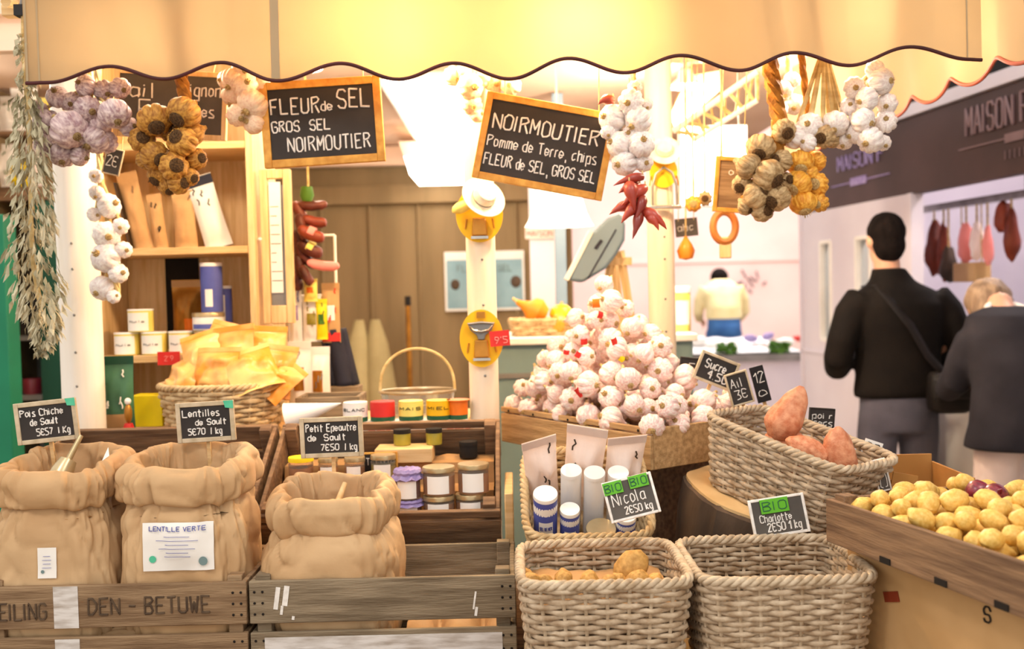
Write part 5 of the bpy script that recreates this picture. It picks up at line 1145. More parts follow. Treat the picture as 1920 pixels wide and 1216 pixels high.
for k, (px, y0, y1, wpx, Y, mt, lm, mk, lb) in enumerate(((555, 642, 530, 24, 3.47, 'white', 'lilac', (3, 'blue'), 'white and blue packet at the left of the rack'), (585, 640, 555, 36, 3.46, 'white', 'olive', (6, 'olive'), 'white packet with olive dots in the middle of the rack'), (603, 636, 560, 22, 3.45, 'yellowb', 'herb', (4, 'herb'), 'yellow packet beside the packet with olive dots'), (621, 642, 530, 34, 3.47, 'cardpale', 'paper', (5, 'red'), 'beige packet with a red lower edge at the right of the rack'), (584, 565, 522, 26, 3.44, 'lemon', 'orange', None, 'small yellow packet with an orange square on top of the rack'))):
    z0, z1 = at(px, y0, Y).z, at(px, y1, Y).z
    t = pouch('packet', lb, 'packet', (xat(px, 590, Y), Y, z0), sz(wpx, Y), z1 - z0, .03, mt, mt, group=PG, seed=k + 20, labm=lm, lab=(.0, .5, .5, .25), marks=mk, amp=.3)
    if k == 3: MB().box((0, -.012, .02), (sz(wpx, Y), .004, .03)).build('red_edge', 'red', t)
for k, (px, y0, y1, wpx, Y, lb) in enumerate(((563, 742, 640, 44, 3.4, 'white bag with an orange window, left of the pair below the rack'), (598, 742, 650, 44, 3.42, 'white bag with an orange window, right of the pair below the rack'))):
    z1 = at(px, y1, Y).z
    pouch('packet', lb, 'packet', (xat(px, 700, Y), Y, CT + .001), sz(wpx, Y), z1 - CT, .06, 'white', 'white', group='white and orange bags below the rack', seed=k + 40, labm='bronze', lab=(.0, .52, .45, .3), marks=(3, 'grey'), amp=.35)
px = 628; o = MB().grid(lambda u, v: Vector(((u - .5) * (.09 - .02 * v) + .03 * (1 - v), .012 * math.sin(u * 9) - .02 * v, .2 * v)), 16, 12).build('folded_cloth', 'navy', thick=.03, smooth=180); o.location = (xat(628, 700, 3.5), 3.5, CT + .102); tag(o, 'dark navy folded cloth standing behind the grey tray', 'cloth')
o = MB().box((0, 0, .05), (.16, .1, .1)).build('wooden_box', 'woodgrey', bevel=.002); o.location = (xat(634, 740, 3.5), 3.5, CT + .001); tag(o, 'small grey box under the navy cloth', 'box')
# ---------------------------------------------------------------- deep inside the stall
hz = at(683, 600, 6.2).z; t = thing('folded_parasol', 'folded khaki parasol leaning by the back wall', 'parasol', (xat(688, 700, 6.2), 6.25, 0))
for s, nm in ((-1, 'canvas'), (1, 'canvas')):
    MB().loft([(s * .1, 0, 0, .12, .09), (s * .1, 0, .3, .13, .1), (s * .085, .01, .8, .1, .08), (s * .06, .02, hz - .15, .07, .05), (s * .05, .02, hz, .03, .025)], 20).build(nm, 'khaki', t)
t = thing('broom', 'broom with an orange wooden handle standing by the back wall', 'broom', (xat(767, 650, 6.35), 6.35, 0)); zb = at(767, 555, 6.35).z
MB().tube([(0, 0, .08), (0, 0, zb - .06)], .016, 10).build('handle', 'bronze', t); MB().tube([(0, 0, zb - .06), (0, 0, zb)], .019, 10).build('grip', 'black', t); MB().box((0, 0, .06), (.3, .06, .12)).build('brush', 'straw', t, bevel=.01)
pa, pb_ = at(832, 472, 6.55), at(985, 580, 6.55); w, h = pb_.x - pa.x, pa.z - pb_.z
t = thing('poster', 'pale blue poster on the back wall behind the middle post', 'poster', ((pa.x + pb_.x) / 2, 6.585, (pa.z + pb_.z) / 2))
MB().box((0, 0, 0), (w, .006, h)).build('sheet', 'paper', t); MB().box((0, -.004, -.02), (w * .95, .003, h * .82)).build('picture', 'tealpaint', t)
b = MB(); b.blob((-w * .37, -.007, -.02), (.03, .004, .035), 12, 8); b.blob((w * .39, -.007, -.01), (.035, .004, .04), 12, 8); b.build('picture_spots', 'hamdk', t)
m = MB(); write(m, "FLEUR DE SEL", -w * .34, h * .16, .04, w * .68, y=-.006, r=.004, wob=0); m.build('lettering', 'teal', t)
# teal back counter with squash
xa, xb = xat(930, 680, 4.2), xat(1300, 680, 4.2); zt_ = at(1000, 632, 4.2).z
t = thing('back_counter', 'grey teal counter with white top behind the garlic heap', 'counter', ((xa + xb) / 2, 4.5, 0))
MB().box((0, 0, zt_ / 2 - .015), (xb - xa, .6, zt_ - .03)).build('carcass', 'teal', t, bevel=.006); MB().box((0, -.01, zt_ - .015), (xb - xa + .03, .64, .03)).build('worktop', 'white', t, bevel=.004); MB().box((0, -.305, zt_ - .16), (xb - xa, .012, .02)).build('groove', 'grey', t); MB().box((0, -.28, .06), (xb - xa - .04, .02, .12)).build('plinth', 'black', t)
def squash(label, px, py, r, Y, m, neck=0, rot=(0, 0, 0), sq=.8):
    p = at(px, py, Y); t = thing('squash', label, 'squash', (p.x, Y, p.z), rot, 'squashes on the teal counter'); R = sz(r, Y)
    MB().lathe([(0, -R * sq), (R * .6, -R * sq * .9), (R, -R * .1), (R * .9, R * .4), (R * (.5 if neck else .5), R * .75), (R * (.28 if neck else .1), R * (1.2 if neck else .8)), (R * .18 if neck else 0, R * (1.6 if neck else .8))], 32, lobes=9, amp=.05).build('body', m, t)
    MB().tube([(0, 0, R * (1.5 if neck else .72)), (R * .1, 0, R * (2.0 if neck else 1.05))], [R * .14, R * .1], 8).build('stalk', 'straw', t)
squash('orange pear shaped squash lying on the teal counter', 1006, 584, 26, 4.35, 'squash', 1, (0, R_(-62), 0))
squash('round yellow squash beside the orange one', 1052, 588, 22, 4.4, 'squashy')
squash('orange squash in the front of the teal counter, low against the garlic', 1048, 606, 19, 4.3, 'squash', 0, (0, R_(80), 0))
t = wicker('wicker_tray', 'shallow wicker tray under the squashes', .3, .3, .06, m='wickertan', mr='wickertan', pitch=.015, sp=.05, sr=.008); t.location = (xat(1012, 612, 4.4) + .02, 4.42, zt_ + .001)
# blue grey slanted box on a wooden stand
Yb = 3.75; pl_ = [at(*q, Yb) for q in ((1066, 524), (1080, 492), (1106, 440), (1140, 408), (1166, 398), (1173, 420), (1172, 450), (1156, 478), (1138, 502), (1092, 530))]
c = sum(pl_, Vector()) / len(pl_); t = thing('scale_display', 'slanted pale blue plastic box on a wooden stand behind the garlic heap', 'box', c)
MB().prism([(p.x - c.x, p.z - c.z) for p in pl_], 0, .1).build('casing', 'bluelt', t, bevel=.012)
MB().tube([(at(1155, 430, Yb) - c) - Vector((0, .002, 0)), (at(1102, 522, Yb) - c) - Vector((0, .002, 0))], .003, 6).build('groove', 'navy', t); MB().box(tuple(at(1122, 458, Yb) - c - Vector((0, .002, 0))), (.012, .006, .04), Matrix.Rotation(R_(38), 3, 'Y')).build('slot', 'navy', t)
MB().prism([(p.x - c.x, p.z - c.z) for p in (at(1060, 522, Yb), at(1066, 526, Yb), at(1112, 436, Yb), at(1106, 430, Yb))], -.004, .1).build('side_edge', 'white', t)
st = thing('easel', 'pale wooden A shaped stand behind the garlic heap', 'stand', (0, 0, 0)); Ys = 3.87; zbs = 0.0
for q0, q1 in (((1150, 470), (1118, 640)), ((1163, 470), (1190, 640)), ((1150, 470), (1162, 640))):
    p, q = at(*q0, Ys + (.1 if q1[0] == 1162 else 0)), at(*q1, Ys + (.25 if q1[0] == 1162 else 0)); q = p + (q - p) * ((p.z - 0) / (p.z - q.z)) if q1[0] != 1162 else p + (q - p) * (p.z / (p.z - q.z)); q.y = min(q.y, 4.12); MB().tube([p, q], .016, 4).build('leg', 'pale', st)
MB().box(tuple(at(1155, 490, Ys - .0)), (.12, .03, .03)).build('crossbar', 'pale', st)
# white lampshade, grey post, papers
px = 1048; Yl = 3.9; zt2, zb2 = at(px, 342, Yl).z, at(px, 424, Yl).z
t = thing('pendant_lamp', 'white flared lampshade hanging behind the Noirmoutier board', 'lamp', (xat(px, 380, Yl), Yl, zb2))
MB().lathe([(sz(64, Yl), 0), (sz(58, Yl), .02), (sz(44, Yl), (zt2 - zb2) * .5), (sz(38, Yl), zt2 - zb2), (sz(36, Yl), zt2 - zb2), (sz(55, Yl), .02)], 32, fn=lambda p, q, k: Vector((p.x * (1 + .04 * math.sin(q * 7)), p.y * (1 + .04 * math.sin(q * 7)), p.z))).build('shade', 'glowwarm', t)
MB().tube([(0, 0, zt2 - zb2 - .02), (0, 0, 2.41 - zb2)], .005, 6).build('cord', 'white', t); MB().blob((0, 0, .08), (.035, .035, .05), 14, 10).build('bulb', 'glow', t)
o = MB().box((0, 0, 1.2), (sz(20, 4.9), .07, 2.4)).build('stall_post', 'bluelt'); o.location = (xat(1051, 480, 4.9), 4.9, 0); tag(o, 'thin grey post behind the blue box and the squashes', 'post')
o = MB().box((0, 0, 1.2), (sz(54, 5.0), .1, 2.4)).build('stall_post', 'lilacwall'); o.location = (xat(1018, 480, 5.6), 5.6, 0); tag(o, 'broad pale pinkish pillar at the right end of the stall back wall', 'post')
t = thing('notice', 'strip of reddish printed paper on the pinkish pillar', 'notice', (xat(1012, 437, 5.53), 5.535, at(1012, 437, 5.53).z)); MB().box((0, 0, 0), (.16, .01, .06)).build('sheet', 'paperpink', t); m = MB(); write(m, "MAISON", -.07, -.015, .03, .14, y=-.008, r=.003); m.build('lettering', 'pink', t)
# bright panel, brackets and rail under the roof on the right
Yp = 4.0; pa, pb_ = at(1274, 236, Yp), at(1404, 384, Yp); w, h = pb_.x - pa.x, pa.z - pb_.z
t = thing('glow_panel', 'bright white glowing panel added behind the yellow framed slate', 'light', ((pa.x + pb_.x) / 2, Yp, pb_.z)); MB().box((0, .03, h / 2), (w, .05, h)).build('casing', 'white', t); MB().box((0, 0, h / 2), (w - .01, .008, h - .01)).build('diffuser', 'glowsoft', t)  # emissive panel added to give the white glow in this spot
for s in (-1, 1): MB().tube([(s * w * .4, .03, h), (s * w * .4, .03, 2.41 - pb_.z)], .004, 6).build('hanger', 'grey', t)
t = thing('roof_truss', 'white lattice roof truss slanting under the roof on the right', 'truss', at(1330, 200, 3.7)); c = t.location
pA_, pB_ = at(1262, 246, 3.7) - c, at(1420, 135, 3.6) - c; pC_, pD_ = at(1300, 262, 3.7) - c, at(1420, 188, 3.6) - c
MB().tube([pA_, pB_], .012, 8).build('chord', 'white', t); MB().tube([pC_, pD_], .01, 8).build('chord', 'white', t); b = MB()
for k in range(7): a_, d_ = k / 6, min(1, k / 6 + .12); b.tube([pA_.lerp(pB_, a_), pC_.lerp(pD_, d_)], .007, 6); b.tube([pA_.lerp(pB_, d_), pC_.lerp(pD_, a_)], .005, 6)
b.build('lattice', 'straw', t)
o = MB().prism([(0, 0), (.2, .16), (.2, .24), (.06, .22), (-.02, .05)], 0, .1).build('roof_bracket', 'cardpale'); o.location = at(1266, 240, 4.3); tag(o, 'tan roof bracket beside the white lattice truss', 'bracket')
# leather loop and orange gourd near the far post
A = Vector((xat(1358, 400, 3.32), 3.32, 2.345)); t = thing('wooden_ladle', 'tan leather loop with a pale wooden tongue hanging at the right', 'strap', A); c = at(1358, 425, 3.34) - A
MB().tube([c + Vector((sz(21, 3.34) * math.cos(q), 0, sz(28, 3.34) * math.sin(q))) for q in [2 * PI * i / 24 for i in range(24)]], .014, 8, closed=True, flat=.9).build('loop', 'leather', t); MB().box(tuple(at(1360, 464, 3.34) - A), (sz(22, 3.34), .014, sz(40, 3.34))).build('tongue', 'pale', t, bevel=.004); MB().tube([(0, .02, 0), c + Vector((0, .02, .05))], .003, 6).build('cord', 'straw', t)
t.name = 'leather_strap'
A = Vector((xat(1288, 460, 3.5), 3.44, 2.345)); t = thing('gourd', 'small orange gourd hanging right of the far cream post', 'gourd', A); c = at(1286, 470, 3.46) - A
MB().lathe([(0, -.032), (.024, -.026), (.031, -.0), (.021, .024), (.01, .04), (.006, .05)], 24, tuple(c), lobes=8, amp=.08).build('body', 'squash', t); MB().tube([c + Vector((0, 0, .045)), (0, 0, 0)], .003, 6).build('cord', 'straw', t)
for k, (px, py, r, kd) in enumerate(((1300, 382, 16, 'amber'), (1322, 372, 14, 'tan'))):
    A = Vector((xat(px, py, 3.34), 3.32, 2.345)); t = thing('garlic_bunch', ['single amber bulb hanging left of the yellow framed slate', 'single tan bulb hanging against the yellow framed slate'][k], 'garlic', A, group=HG); c = at(px, py, 3.34) - A; bulb_child(t, c, sz(r, 3.34), kd, TOC(c + A), k); MB().tube([(0, 0, 0), c], .003, 6).build('cord', 'straw', t)
# white jug and tall packs behind the post
cyl('jug', 'pale yellow plastic jug on the teal counter behind the cream post', 'jug', 1278, zt_ + .001, 34, .2, 4.42, 'lemon', 'white', 'paper', .03, laba=.8)
# ---------------------------------------------------------------- neighbour's shelves at the far left
gx = xat(2, 600, 4.0); o = MB().box((0, 0, .9), (.1, .1, 1.8)).build('stall_post', 'greenlt', bevel=.004); o.location = (gx, 4.0, 0); tag(o, 'bright green post at the left edge of the picture', 'post')
x0, x1 = xat(-60, 600, 4.5), xat(135, 600, 4.5); t = thing('shelf_unit', 'dark green and grey neighbouring shelf unit at the far left', 'shelf', ((x0 + x1) / 2, 4.6, 0)); w = x1 - x0
zA, zB, zC, zD = (at(60, y, 4.45).z for y in (740, 628, 372, 330))
MB().box((0, .16, zC / 2), (w, .02, zC)).build('back_panel', 'grey', t)
MB().box((w / 2 - .055, -.01, zC / 2), (.11, .34, zC)).build('side_panel', 'greendk', t); MB().box((-w / 2 + .02, 0, zC / 2), (.04, .3, zC)).build('side_panel', 'greendk', t)
for z in (.5, zA, zB): MB().box((-.035, 0, z - .012), (w - .16, .28, .024)).build('shelf', 'grey', t)
MB().box((0, -.01, zC + .02), (w + .02, .36, .06)).build('top_board', 'wooddk', t)
NG = 'goods on the neighbouring shelves'
for k, px in enumerate((12, 27)): cyl('bottle', ['red bottle at the left of the neighbouring lower shelf', 'second red bottle beside it on the neighbouring lower shelf'][k], 'bottle', px, zA + .001, 14, .18, 4.5, 'pink' if k else 'red', 'red', 'pink', .03, NG)
cyl('bowl', 'crimson bowl on the neighbouring lower shelf', 'bowl', 58, zA + .001, 36, .07, 4.5, 'onion', None, None, 0, NG)
for k, (px, wv, h, mt, lb) in enumerate(((10, .025, .12, 'yellow', 'slim yellow box on the neighbouring middle shelf'), (42, .09, .16, 'dark', 'dark box on the neighbouring middle shelf beside the yellow one'), (80, .07, .2, 'black', 'tall black box at the right of the neighbouring middle shelf'))):
    o = MB().box((0, 0, h / 2), (wv, .1, h)).build('box', mt, bevel=.002); o.location = (xat(px, 600, 4.5), 4.5, zB + .001); tag(o, lb, 'box', NG)
zT = zC + .051
for k, (px, y, w_, h, mt, lb) in enumerate(((38, 0, .1, .14, 'yellowb', 'bright yellow bag on top of the neighbouring shelves'), (8, 0, .12, .2, 'paper', 'white packet at the left edge above the neighbouring shelves'), (66, 0, .08, .2, 'paperpink', 'pale packet beside the yellow bag'), (18, 1, .12, .16, 'white', 'white bundle on the upper neighbouring board, left'), (50, 1, .12, .2, 'paper', 'white bundle on the upper neighbouring board, middle'), (82, 1, .1, .15, 'lemon', 'pale yellow bundle on the upper neighbouring board, right'))):
    pouch('packet', lb, 'packet', (xat(px, 300, 4.5), 4.5, zT + y * .252), w_, h, .07, mt, mt, group='packets above the neighbouring shelves', seed=k, amp=.5, marks=(4, 'herb' if k % 2 else 'grey'))
o = MB().box((0, 0, 0), (w + .02, .3, .02)).build('wooden_board', 'wooddk'); o.location = ((x0 + x1) / 2, 4.6, zT + .24); tag(o, 'upper board of the neighbouring stall carrying white bundles', 'board')
for s in (-1, 1):
    o_ = MB().box((s * w * .48, .12, -.125), (.03, .03, .23)).build('bracket', 'wooddk', o)
# ---------------------------------------------------------------- cured meats over the right-hand counter
MG = 'cured meats hanging over the right-hand counter'
def onA(px, py, lx):                      # pixel to a point on the plane x = lx of the right-hand row
    d = at(px, py, 1) - CAM; n = Rz @ Vector((1, 0, 0)); k = (aisle(lx, 0) - CAM).dot(n) / d.dot(n); return CAM + d * k
for k, (px, py, w_, h, mt, lb) in enumerate(((1752, 465, 17, 88, 'ham', 'long red brown cured ham left of the pale sausages'), (1770, 470, 12, 96, 'ham', 'narrow dark red sausage beside the long cured ham'), (1779, 495, 15, 60, 'hamdk', 'dark dried sausage in front of the brown box'), (1882, 405, 18, 56, 'ham', 'red cured ham at the far right, left of the pair'), (1897, 440, 14, 84, 'ham', 'thin red cured ham at the far right edge'), (1812, 455, 16, 70, 'pink', 'pale pink sausage above the brown box'), (1832, 450, 14, 60, 'paperpink', 'whitish pink sausage beside the pale pink one'), (1852, 460, 10, 66, 'pink', 'bright pink ribbon of sausage right of the brown box'))):
    p = onA(px, py, .53); s = p.y / FPX; top = aisle(.53, 0); zr = 1.88
    t = thing('cured_meat', lb, 'meat', (p.x, p.y, zr), group=MG); dz = p.z - zr
    MB().blob((0, 0, dz), (w_ * s, w_ * s * .8, h * s / 2 * 1.15), 16, 14, .25, 1.8, k * 3, taper=.25).build('meat', mt, t); MB().tube([(0, 0, .0), (0, 0, dz + h * s * .5)], .006, 6).build('string', 'straw', t)
p = onA(1822, 510, .53); s = p.y / FPX; t = thing('wooden_box', 'light brown box hanging under the pale sausages', 'box', (p.x, p.y, 1.88), (0, 0, ARZ)); MB().box((0, 0, p.z - 1.88), (.1, 56 * s * 1.3, 36 * s)).build('box', 'cardpale', t, bevel=.004); b = MB()
for q in (-.1, .1): b.tube([(0, q, 0), (0, q, p.z - 1.88)], .004, 6)
b.build('cord', 'straw', t)
p = onA(1800, 570, .5); o = MB().box((0, 0, .15), (.1, .14, .3)).build('scale', 'black', bevel=.01); o.location = (p.x, p.y, .901); tag(o, 'dark weighing scale on the right-hand counter beside the man', 'scale')
# ---------------------------------------------------------------- fish stall at the back
Yf = 9.0; xa, xb = xat(1255, 660, Yf), xat(1512, 660, Yf); zf = at(1400, 664, Yf).z
t = thing('fish_counter', 'white fish counter at the back between the posts', 'counter', ((xa + xb) / 2, Yf + .5, 0)); w = xb - xa
MB().box((0, 0, zf / 2 - .03), (w, 1.0, zf - .06)).build('front', 'lilacwall', t); MB().box((0, -.02, zf - .03), (w + .06, 1.06, .06)).build('edge', 'grey', t)
o = MB().grid(lambda u, v: Vector(((u - .5) * w, (v - .5) * 1.0, .012 + (.03 + .06 * v + .04 * noise.noise(Vector((u * 7, v * 4, 1)))) * (min(1, 8 * u, 8 * (1 - u), 8 * v + .15)))), 50, 24).build('crushed_ice', 'ice', smooth=180); o.location = ((xa + xb) / 2, Yf + .5, zf); tag(o, 'heaped crushed ice on the fish counter', 'ice', kind='stuff')
rn = random.Random(3)
for k, (px, py, r, mt, lb) in enumerate(((1306, 640, 16, 'white', 'white fish at the left of the ice'), (1335, 648, 14, 'white', 'white fish in front of the person in cream'), (1408, 634, 12, 'lilac', 'purple shellfish left of the pair on the ice'), (1440, 630, 12, 'lilac', 'purple shellfish right of the pair on the ice'), (1470, 642, 16, 'white', 'white fish lying near the right end of the ice'), (1497, 634, 9, 'red', 'red fish at the right end of the fish counter'), (1380, 648, 16, 'white', 'white fish in the middle of the ice'), (1425, 650, 16, 'paperpink', 'pinkish fish below the purple shellfish'))):
    o = MB().blob((0, 0, 0), (1.3, .7, .6), 14, 10, .2, 2, k).build('fish' if mt != 'lilac' else 'shellfish', mt); p = at(px, py, Yf + .3); s = sz(r, Yf); o.location = p; o.scale = (s, s, s); o.rotation_euler = (0, rn.uniform(-.2, .2), rn.uniform(-1, 1)); tag(o, lb, 'fish', 'seafood on the ice')
for k, px in enumerate((1366, 1466)):
    b = MB(); rn = random.Random(k); p = at(px, 658, Yf - .05)
    for j in range(40): b.blob((rn.uniform(-.08, .08), rn.uniform(-.04, .04), rn.uniform(0, .09)), (.028, .028, .01), 6, 4, R=Euler((rn.random() * 3, rn.random() * 3, 0)).to_matrix())
    o = b.build('parsley', 'herb'); o.location = (p.x, Yf + .02, zf + .01); tag(o, ['green parsley at the front edge of the ice, left of the pair', 'green parsley at the front edge of the ice, right of the pair'][k], 'parsley', 'parsley on the fish counter')
# blurred drawing and notices on the pink rear wall
t = thing('wall_drawing', 'faint line drawing on the pink wall right of the person in cream', 'drawing', at(1415, 530, 13.08)); m = MB(); rn = random.Random(9)
for k in range(9): x, z = rn.uniform(-.25, .25), rn.uniform(-.15, .12); m.tube([(x, -.01, z), (x + rn.uniform(-.1, .1), -.01, z + rn.uniform(.03, .12))], .012, 5)
m.build('lines', 'fasciatxt', t)
# ---------------------------------------------------------------- people
def hand(mb, wrist, d, side, s=1.0):
    d = d.normalized(); up = Vector((0, 0, 1)); n = d.cross(up).normalized() * side; u = n.cross(d).normalized() * side
    mb.tube([wrist - d * .02, wrist + d * .03, wrist + d * .085 * s], [.026 * s, .036 * s, .036 * s], 10, flat=.55)
    for k in range(4):
        b = wrist + d * .08 * s + u * ((k - 1.5) * .019 * s); L = (.062, .075, .07, .055)[k] * s; c = n * (-.4)
        mb.tube([b, b + d * L * .5 + c * L * .2, b + (d * .8 + c * .8) * L], [.0095 * s, .009 * s, .0075 * s], 8)
    b = wrist + d * .03 * s - u * .03 * s; mb.tube([b, b + (d * .6 - u * .7) * .05 * s, b + (d * 1.2 - u * .8) * .055 * s], [.012 * s, .011 * s, .009 * s], 8)
def head(mb, c, s=1.0, yaw=0, pitch=0):
    R = Euler((pitch, 0, yaw)).to_matrix()
    def bl(p, r, n=18, m=12): mb.blob(Vector(c) + R @ (Vector(p) * s), tuple(x * s for x in r), n, m, R=R)
    bl((0, -.005, .02), (.077, .094, .105)); bl((0, .02, -.05), (.058, .07, .075)); bl((0, .09, -.012), (.016, .026, .028), 10, 8); bl((0, .082, -.062), (.028, .016, .01), 10, 8)
    for sd in (-1, 1): bl((sd * .078, -.01, .0), (.014, .024, .033), 10, 8); bl((sd * .031, .08, .018), (.014, .012, .009), 10, 8)
# the man in black, seen from behind (faces +y)
mx_, my_ = xat(1683, 620, 4.8), 4.8
t = thing('person', 'person in a black jacket and jeans seen from behind with a crossbody bag', 'person', (mx_, my_, 0), (0, 0, .03))
b = MB(); hd = Vector((-.045, .03, 1.645)); head(b, hd, 1.04)
b.tube([(-.03, .0, 1.40), (-.04, .015, 1.5), (-.045, .02, 1.58)], [.075, .062, .062], 16)
b.loft([(0, 0, .86, .16, .11), (0, 0, 1.1, .15, .1), (0, 0, 1.34, .18, .11), (-.02, 0, 1.44, .1, .08)], 20)
EL, SHm = .285, 1.40
for s in (-1, 1):
    b.tube([(s * .18, 0, 1.38), (s * .26, -.02, 1.16), (s * .22, .16, 1.06), (s * .12, .3, 1.1)], [.05, .045, .04, .028], 12)
    hand(b, Vector((s * .12, .3, 1.1)), Vector((-s * .6, .7, .15)), s)
    b.tube([(s * .09, 0, .9), (s * .095, .01, .48), (s * .1, -.01, .08)], [.08, .055, .04], 14); b.blob((s * .1, .06, .05), (.045, .12, .045), 12, 8)
b.build('body', 'skin', t, remesh=.011)
b = MB()
b.loft([(0, 0, .895, .212, .125), (0, 0, .92, .216, .135), (0, 0, 1.0, .205, .135), (0, 0, 1.12, .205, .13), (0, -.005, 1.25, .225, .135), (0, -.01, 1.34, .235, .13), (-.01, -.005, 1.405, .19, .11), (-.025, 0, 1.45, .11, .09), (-.035, .005, 1.5, .082, .082), (-.04, .01, 1.515, .078, .08)], 28)
for s in (-1, 1): b.tube([(s * .17, -.005, 1.37), (s * .235, -.015, 1.30), (s * .285, -.03, 1.17), (s * .30, -.02, 1.09), (s * .265, .09, 1.035), (s * .19, .2, 1.06), (s * .13, .29, 1.095)], [.085, .078, .07, .068, .062, .055, .048], 16)
b.build('jacket', 'jacket', t, remesh=.012)
b = MB(); b.loft([(0, 0, .73, .175, .125), (0, 0, .80, .188, .13), (0, 0, .9, .185, .122), (0, 0, .94, .18, .12)], 24)
for s in (-1, 1): b.tube([(s * .092, 0, .82), (s * .1, .01, .7), (s * .105, .015, .48), (s * .105, -.01, .25), (s * .11, -.01, .07)], [.098, .096, .078, .068, .066], 16)
b.build('jeans', 'jeans', t, remesh=.011)
for s in (-1, 1): MB().loft([(s * .11, .05, .0, .05, .14), (s * .11, .05, .03, .052, .142), (s * .11, .03, .075, .045, .1), (s * .11, 0, .1, .04, .05)], 18).build('shoe', 'black', t)
b = MB(); b.blob(hd + Vector((0, -.018, .045)), (.089, .098, .098), 22, 16, .06, 4); b.blob(hd + Vector((0, -.05, -.02)), (.078, .062, .085), 18, 12, .06, 4); b.build('hair', 'hairdk', t, remesh=.008)
b = MB(); pth = [(-.135, .06, 1.43), (-.12, -.06, 1.435), (-.085, -.13, 1.36), (-.0, -.152, 1.24), (.08, -.15, 1.1), (.15, -.15, 1.02), (.18, -.13, .99)]
b.tube(pth, .024, 8, flat=.25); b.build('bag_strap', 'bag', t)
t2 = thing('shoulder_bag', 'black crossbody bag at the right hip of the person in black', 'bag', (mx_ + .19, my_ - .14, .9)); b = MB(); b.loft([(0, 0, -.07, .07, .04, .7), (0, 0, -.05, .1, .06, .6), (0, 0, .02, .105, .065, .6), (0, 0, .1, .1, .055, .6), (0, 0, .12, .09, .04, .6)], 28); b.build('bag_body', 'bag', t2, smooth=60); b = MB(); b.grid(lambda u, v: Vector(((u - .5) * .2, -.064 - .004 * math.sin(PI * v), .1 - .1 * v)), 8, 8); b.build('flap', 'black', t2, thick=.006)
# the person bending over the counter in a dark coat
wx_, wy_ = xat(1903, 620, 4.15), 4.15
t = thing('person', 'person in a dark coat and pale trousers bending forward at the right edge', 'person', (wx_, wy_, 0), (0, 0, -.05))
b = MB(); hw_ = Vector((.0, .27, 1.315)); head(b, hw_, .98, 0, -1.0)
b.tube([(0, .06, 1.25), (.005, .14, 1.32), (.01, .18, 1.36)], [.065, .055, .055], 14); b.loft([(0, -.04, .8, .15, .12), (0, -.04, 1.0, .14, .11), (0, .03, 1.2, .16, .11), (0, .08, 1.28, .1, .08)], 20)
for s in (-1, 1):
    b.tube([(s * .14, .06, 1.2), (s * .19, .12, 1.02), (s * .18, .28, .98), (s * .14, .36, 1.02)], [.045, .042, .036, .026], 12); hand(b, Vector((s * .14, .36, 1.02)), Vector((-s * .3, .8, -.1)), s, .92)
    b.tube([(s * .085, -.03, .8), (s * .085, 0, .45), (s * .09, 0, .08)], [.075, .052, .038], 12); b.blob((s * .09, .05, .045), (.042, .11, .04), 12, 8)
b.build('body', 'skin', t, remesh=.011)
b = MB(); b.loft([(0, -.04, .75, .225, .165), (0, -.045, .79, .22, .165), (0, -.05, .85, .205, .16), (0, -.045, 1.0, .19, .15), (0, -.02, 1.12, .195, .15), (0, .02, 1.22, .205, .14), (0, .06, 1.30, .17, .11), (.005, .1, 1.335, .075, .075)], 28)
for s in (-1, 1): b.tube([(s * .14, .05, 1.2), (s * .18, .08, 1.1), (s * .195, .12, 1.02), (s * .19, .22, .97), (s * .15, .33, 1.0)], [.08, .072, .066, .056, .046], 16)
b.build('coat', 'coat', t, remesh=.012)
b = MB()
for s in (-1, 1): b.tube([(s * .085, -.03, .82), (s * .09, -.01, .6), (s * .092, 0, .4), (s * .095, 0, .07)], [.092, .086, .078, .072], 16)
b.build('trousers', 'trousers', t, remesh=.011)
for s in (-1, 1): MB().loft([(s * .095, .04, .0, .045, .12), (s * .095, .04, .03, .047, .122), (s * .095, .02, .07, .04, .08)], 16).build('shoe', 'black', t)
b = MB(); b.blob(hw_ + Vector((0, -.01, .045)), (.098, .105, .1), 20, 14, .15, 5); b.blob(hw_ + Vector((0, -.06, .0)), (.092, .065, .1), 18, 12, .18, 5); b.build('hair', 'hairfair', t, remesh=.009)
MB().tube([(.075 * math.cos(q) + .005, .085 + .07 * math.sin(q), 1.315 + .03 * math.sin(q)) for q in [2 * PI * i / 20 for i in range(20)]], .016, 8, closed=True).build('collar', 'white', t)
t2 = thing('shoulder_bag', 'dark bag hanging at the right side of the bending person', 'bag', (wx_ + .235, wy_ + .1, .79)); MB().loft([(0, 0, -.14, .09, .04, .6), (0, 0, -.1, .11, .055, .6), (0, 0, .05, .105, .05, .6), (0, 0, .1, .09, .035, .6)], 24).build('bag_body', 'bag', t2, smooth=60); MB().tube([(0, 0, .09), (-.02, .06, .2), (-.045, .1, .245), (-.025, .1, .17), (0, .02, .09)], .009, 8, flat=.5).build('strap', 'bag', t2)
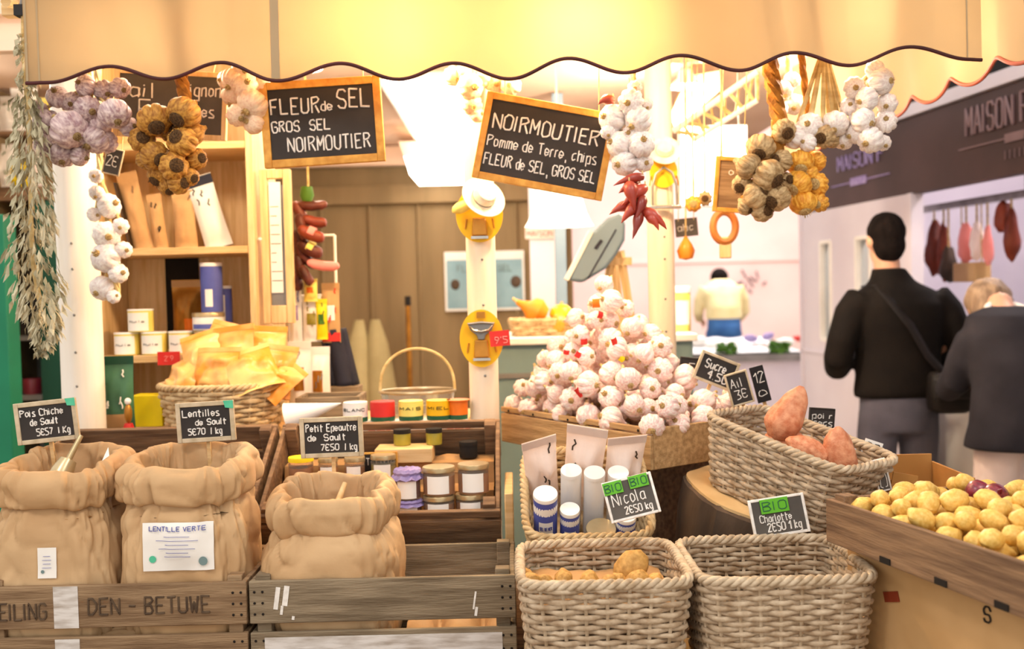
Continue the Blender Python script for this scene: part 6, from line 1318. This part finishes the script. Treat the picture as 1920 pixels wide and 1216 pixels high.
# the person in cream behind the fish counter
px_, py_ = xat(1355, 580, 10.3), 10.3
stp = MB().box((0, 0, .09), (1.2, .7, .18)).build('step', 'grey'); stp.location = (px_, 10.35, 0); tag(stp, 'low step behind the fish counter under the person in cream', 'step')
t = thing('person', 'person in a cream top and blue jeans behind the fish counter', 'person', (px_, py_, .18))
b = MB(); hp = Vector((0, .16, 1.32)); head(b, hp, 1.0, 0, -.8); b.tube([(0, .05, 1.25), (0, .12, 1.3)], [.06, .055], 12); b.loft([(0, -.05, .85, .14, .11), (0, 0, 1.1, .14, .11), (0, .05, 1.28, .13, .09)], 18)
for s in (-1, 1):
    b.tube([(s * .16, .04, 1.25), (s * .22, .06, 1.02), (s * .2, .2, .92), (s * .15, .3, .9)], [.045, .04, .034, .026], 12); hand(b, Vector((s * .15, .3, .9)), Vector((-s * .2, .8, -.3)), s)
    b.tube([(s * .09, -.04, .85), (s * .09, 0, .46), (s * .095, 0, .08)], [.08, .055, .04], 12); b.blob((s * .095, .05, .045), (.042, .11, .04), 12, 8)
b.build('body', 'skin', t, remesh=.014)
b = MB(); b.loft([(0, -.06, .93, .19, .14), (0, -.05, 1.05, .185, .14), (0, 0, 1.2, .19, .13), (0, .04, 1.28, .16, .11), (0, .07, 1.34, .08, .07)], 24)
for s in (-1, 1): b.tube([(s * .16, .04, 1.25), (s * .225, .05, 1.12), (s * .24, .06, 1.0), (s * .21, .18, .92)], [.07, .062, .056, .045], 14)
b.build('jumper', 'cream', t, remesh=.014)
b = MB(); b.loft([(0, -.05, .72, .17, .14), (0, -.06, .85, .175, .15), (0, -.05, .95, .165, .13)], 20)
for s in (-1, 1): b.tube([(s * .09, -.04, .8), (s * .095, 0, .45), (s * .1, 0, .07)], [.1, .072, .062], 14)
b.build('jeans', 'bluejeans', t, remesh=.014)
for s in (-1, 1): MB().loft([(s * .1, .04, .0, .045, .12), (s * .1, .04, .03, .047, .122), (s * .1, .02, .08, .04, .08)], 16).build('shoe', 'black', t)
b = MB(); b.blob(hp + Vector((0, -.02, .04)), (.095, .1, .1), 18, 12, .1, 5); b.blob(hp + Vector((0, -.05, -.01)), (.08, .06, .08), 16, 10, .1, 5); b.build('hair', 'hairdk', t, remesh=.012)
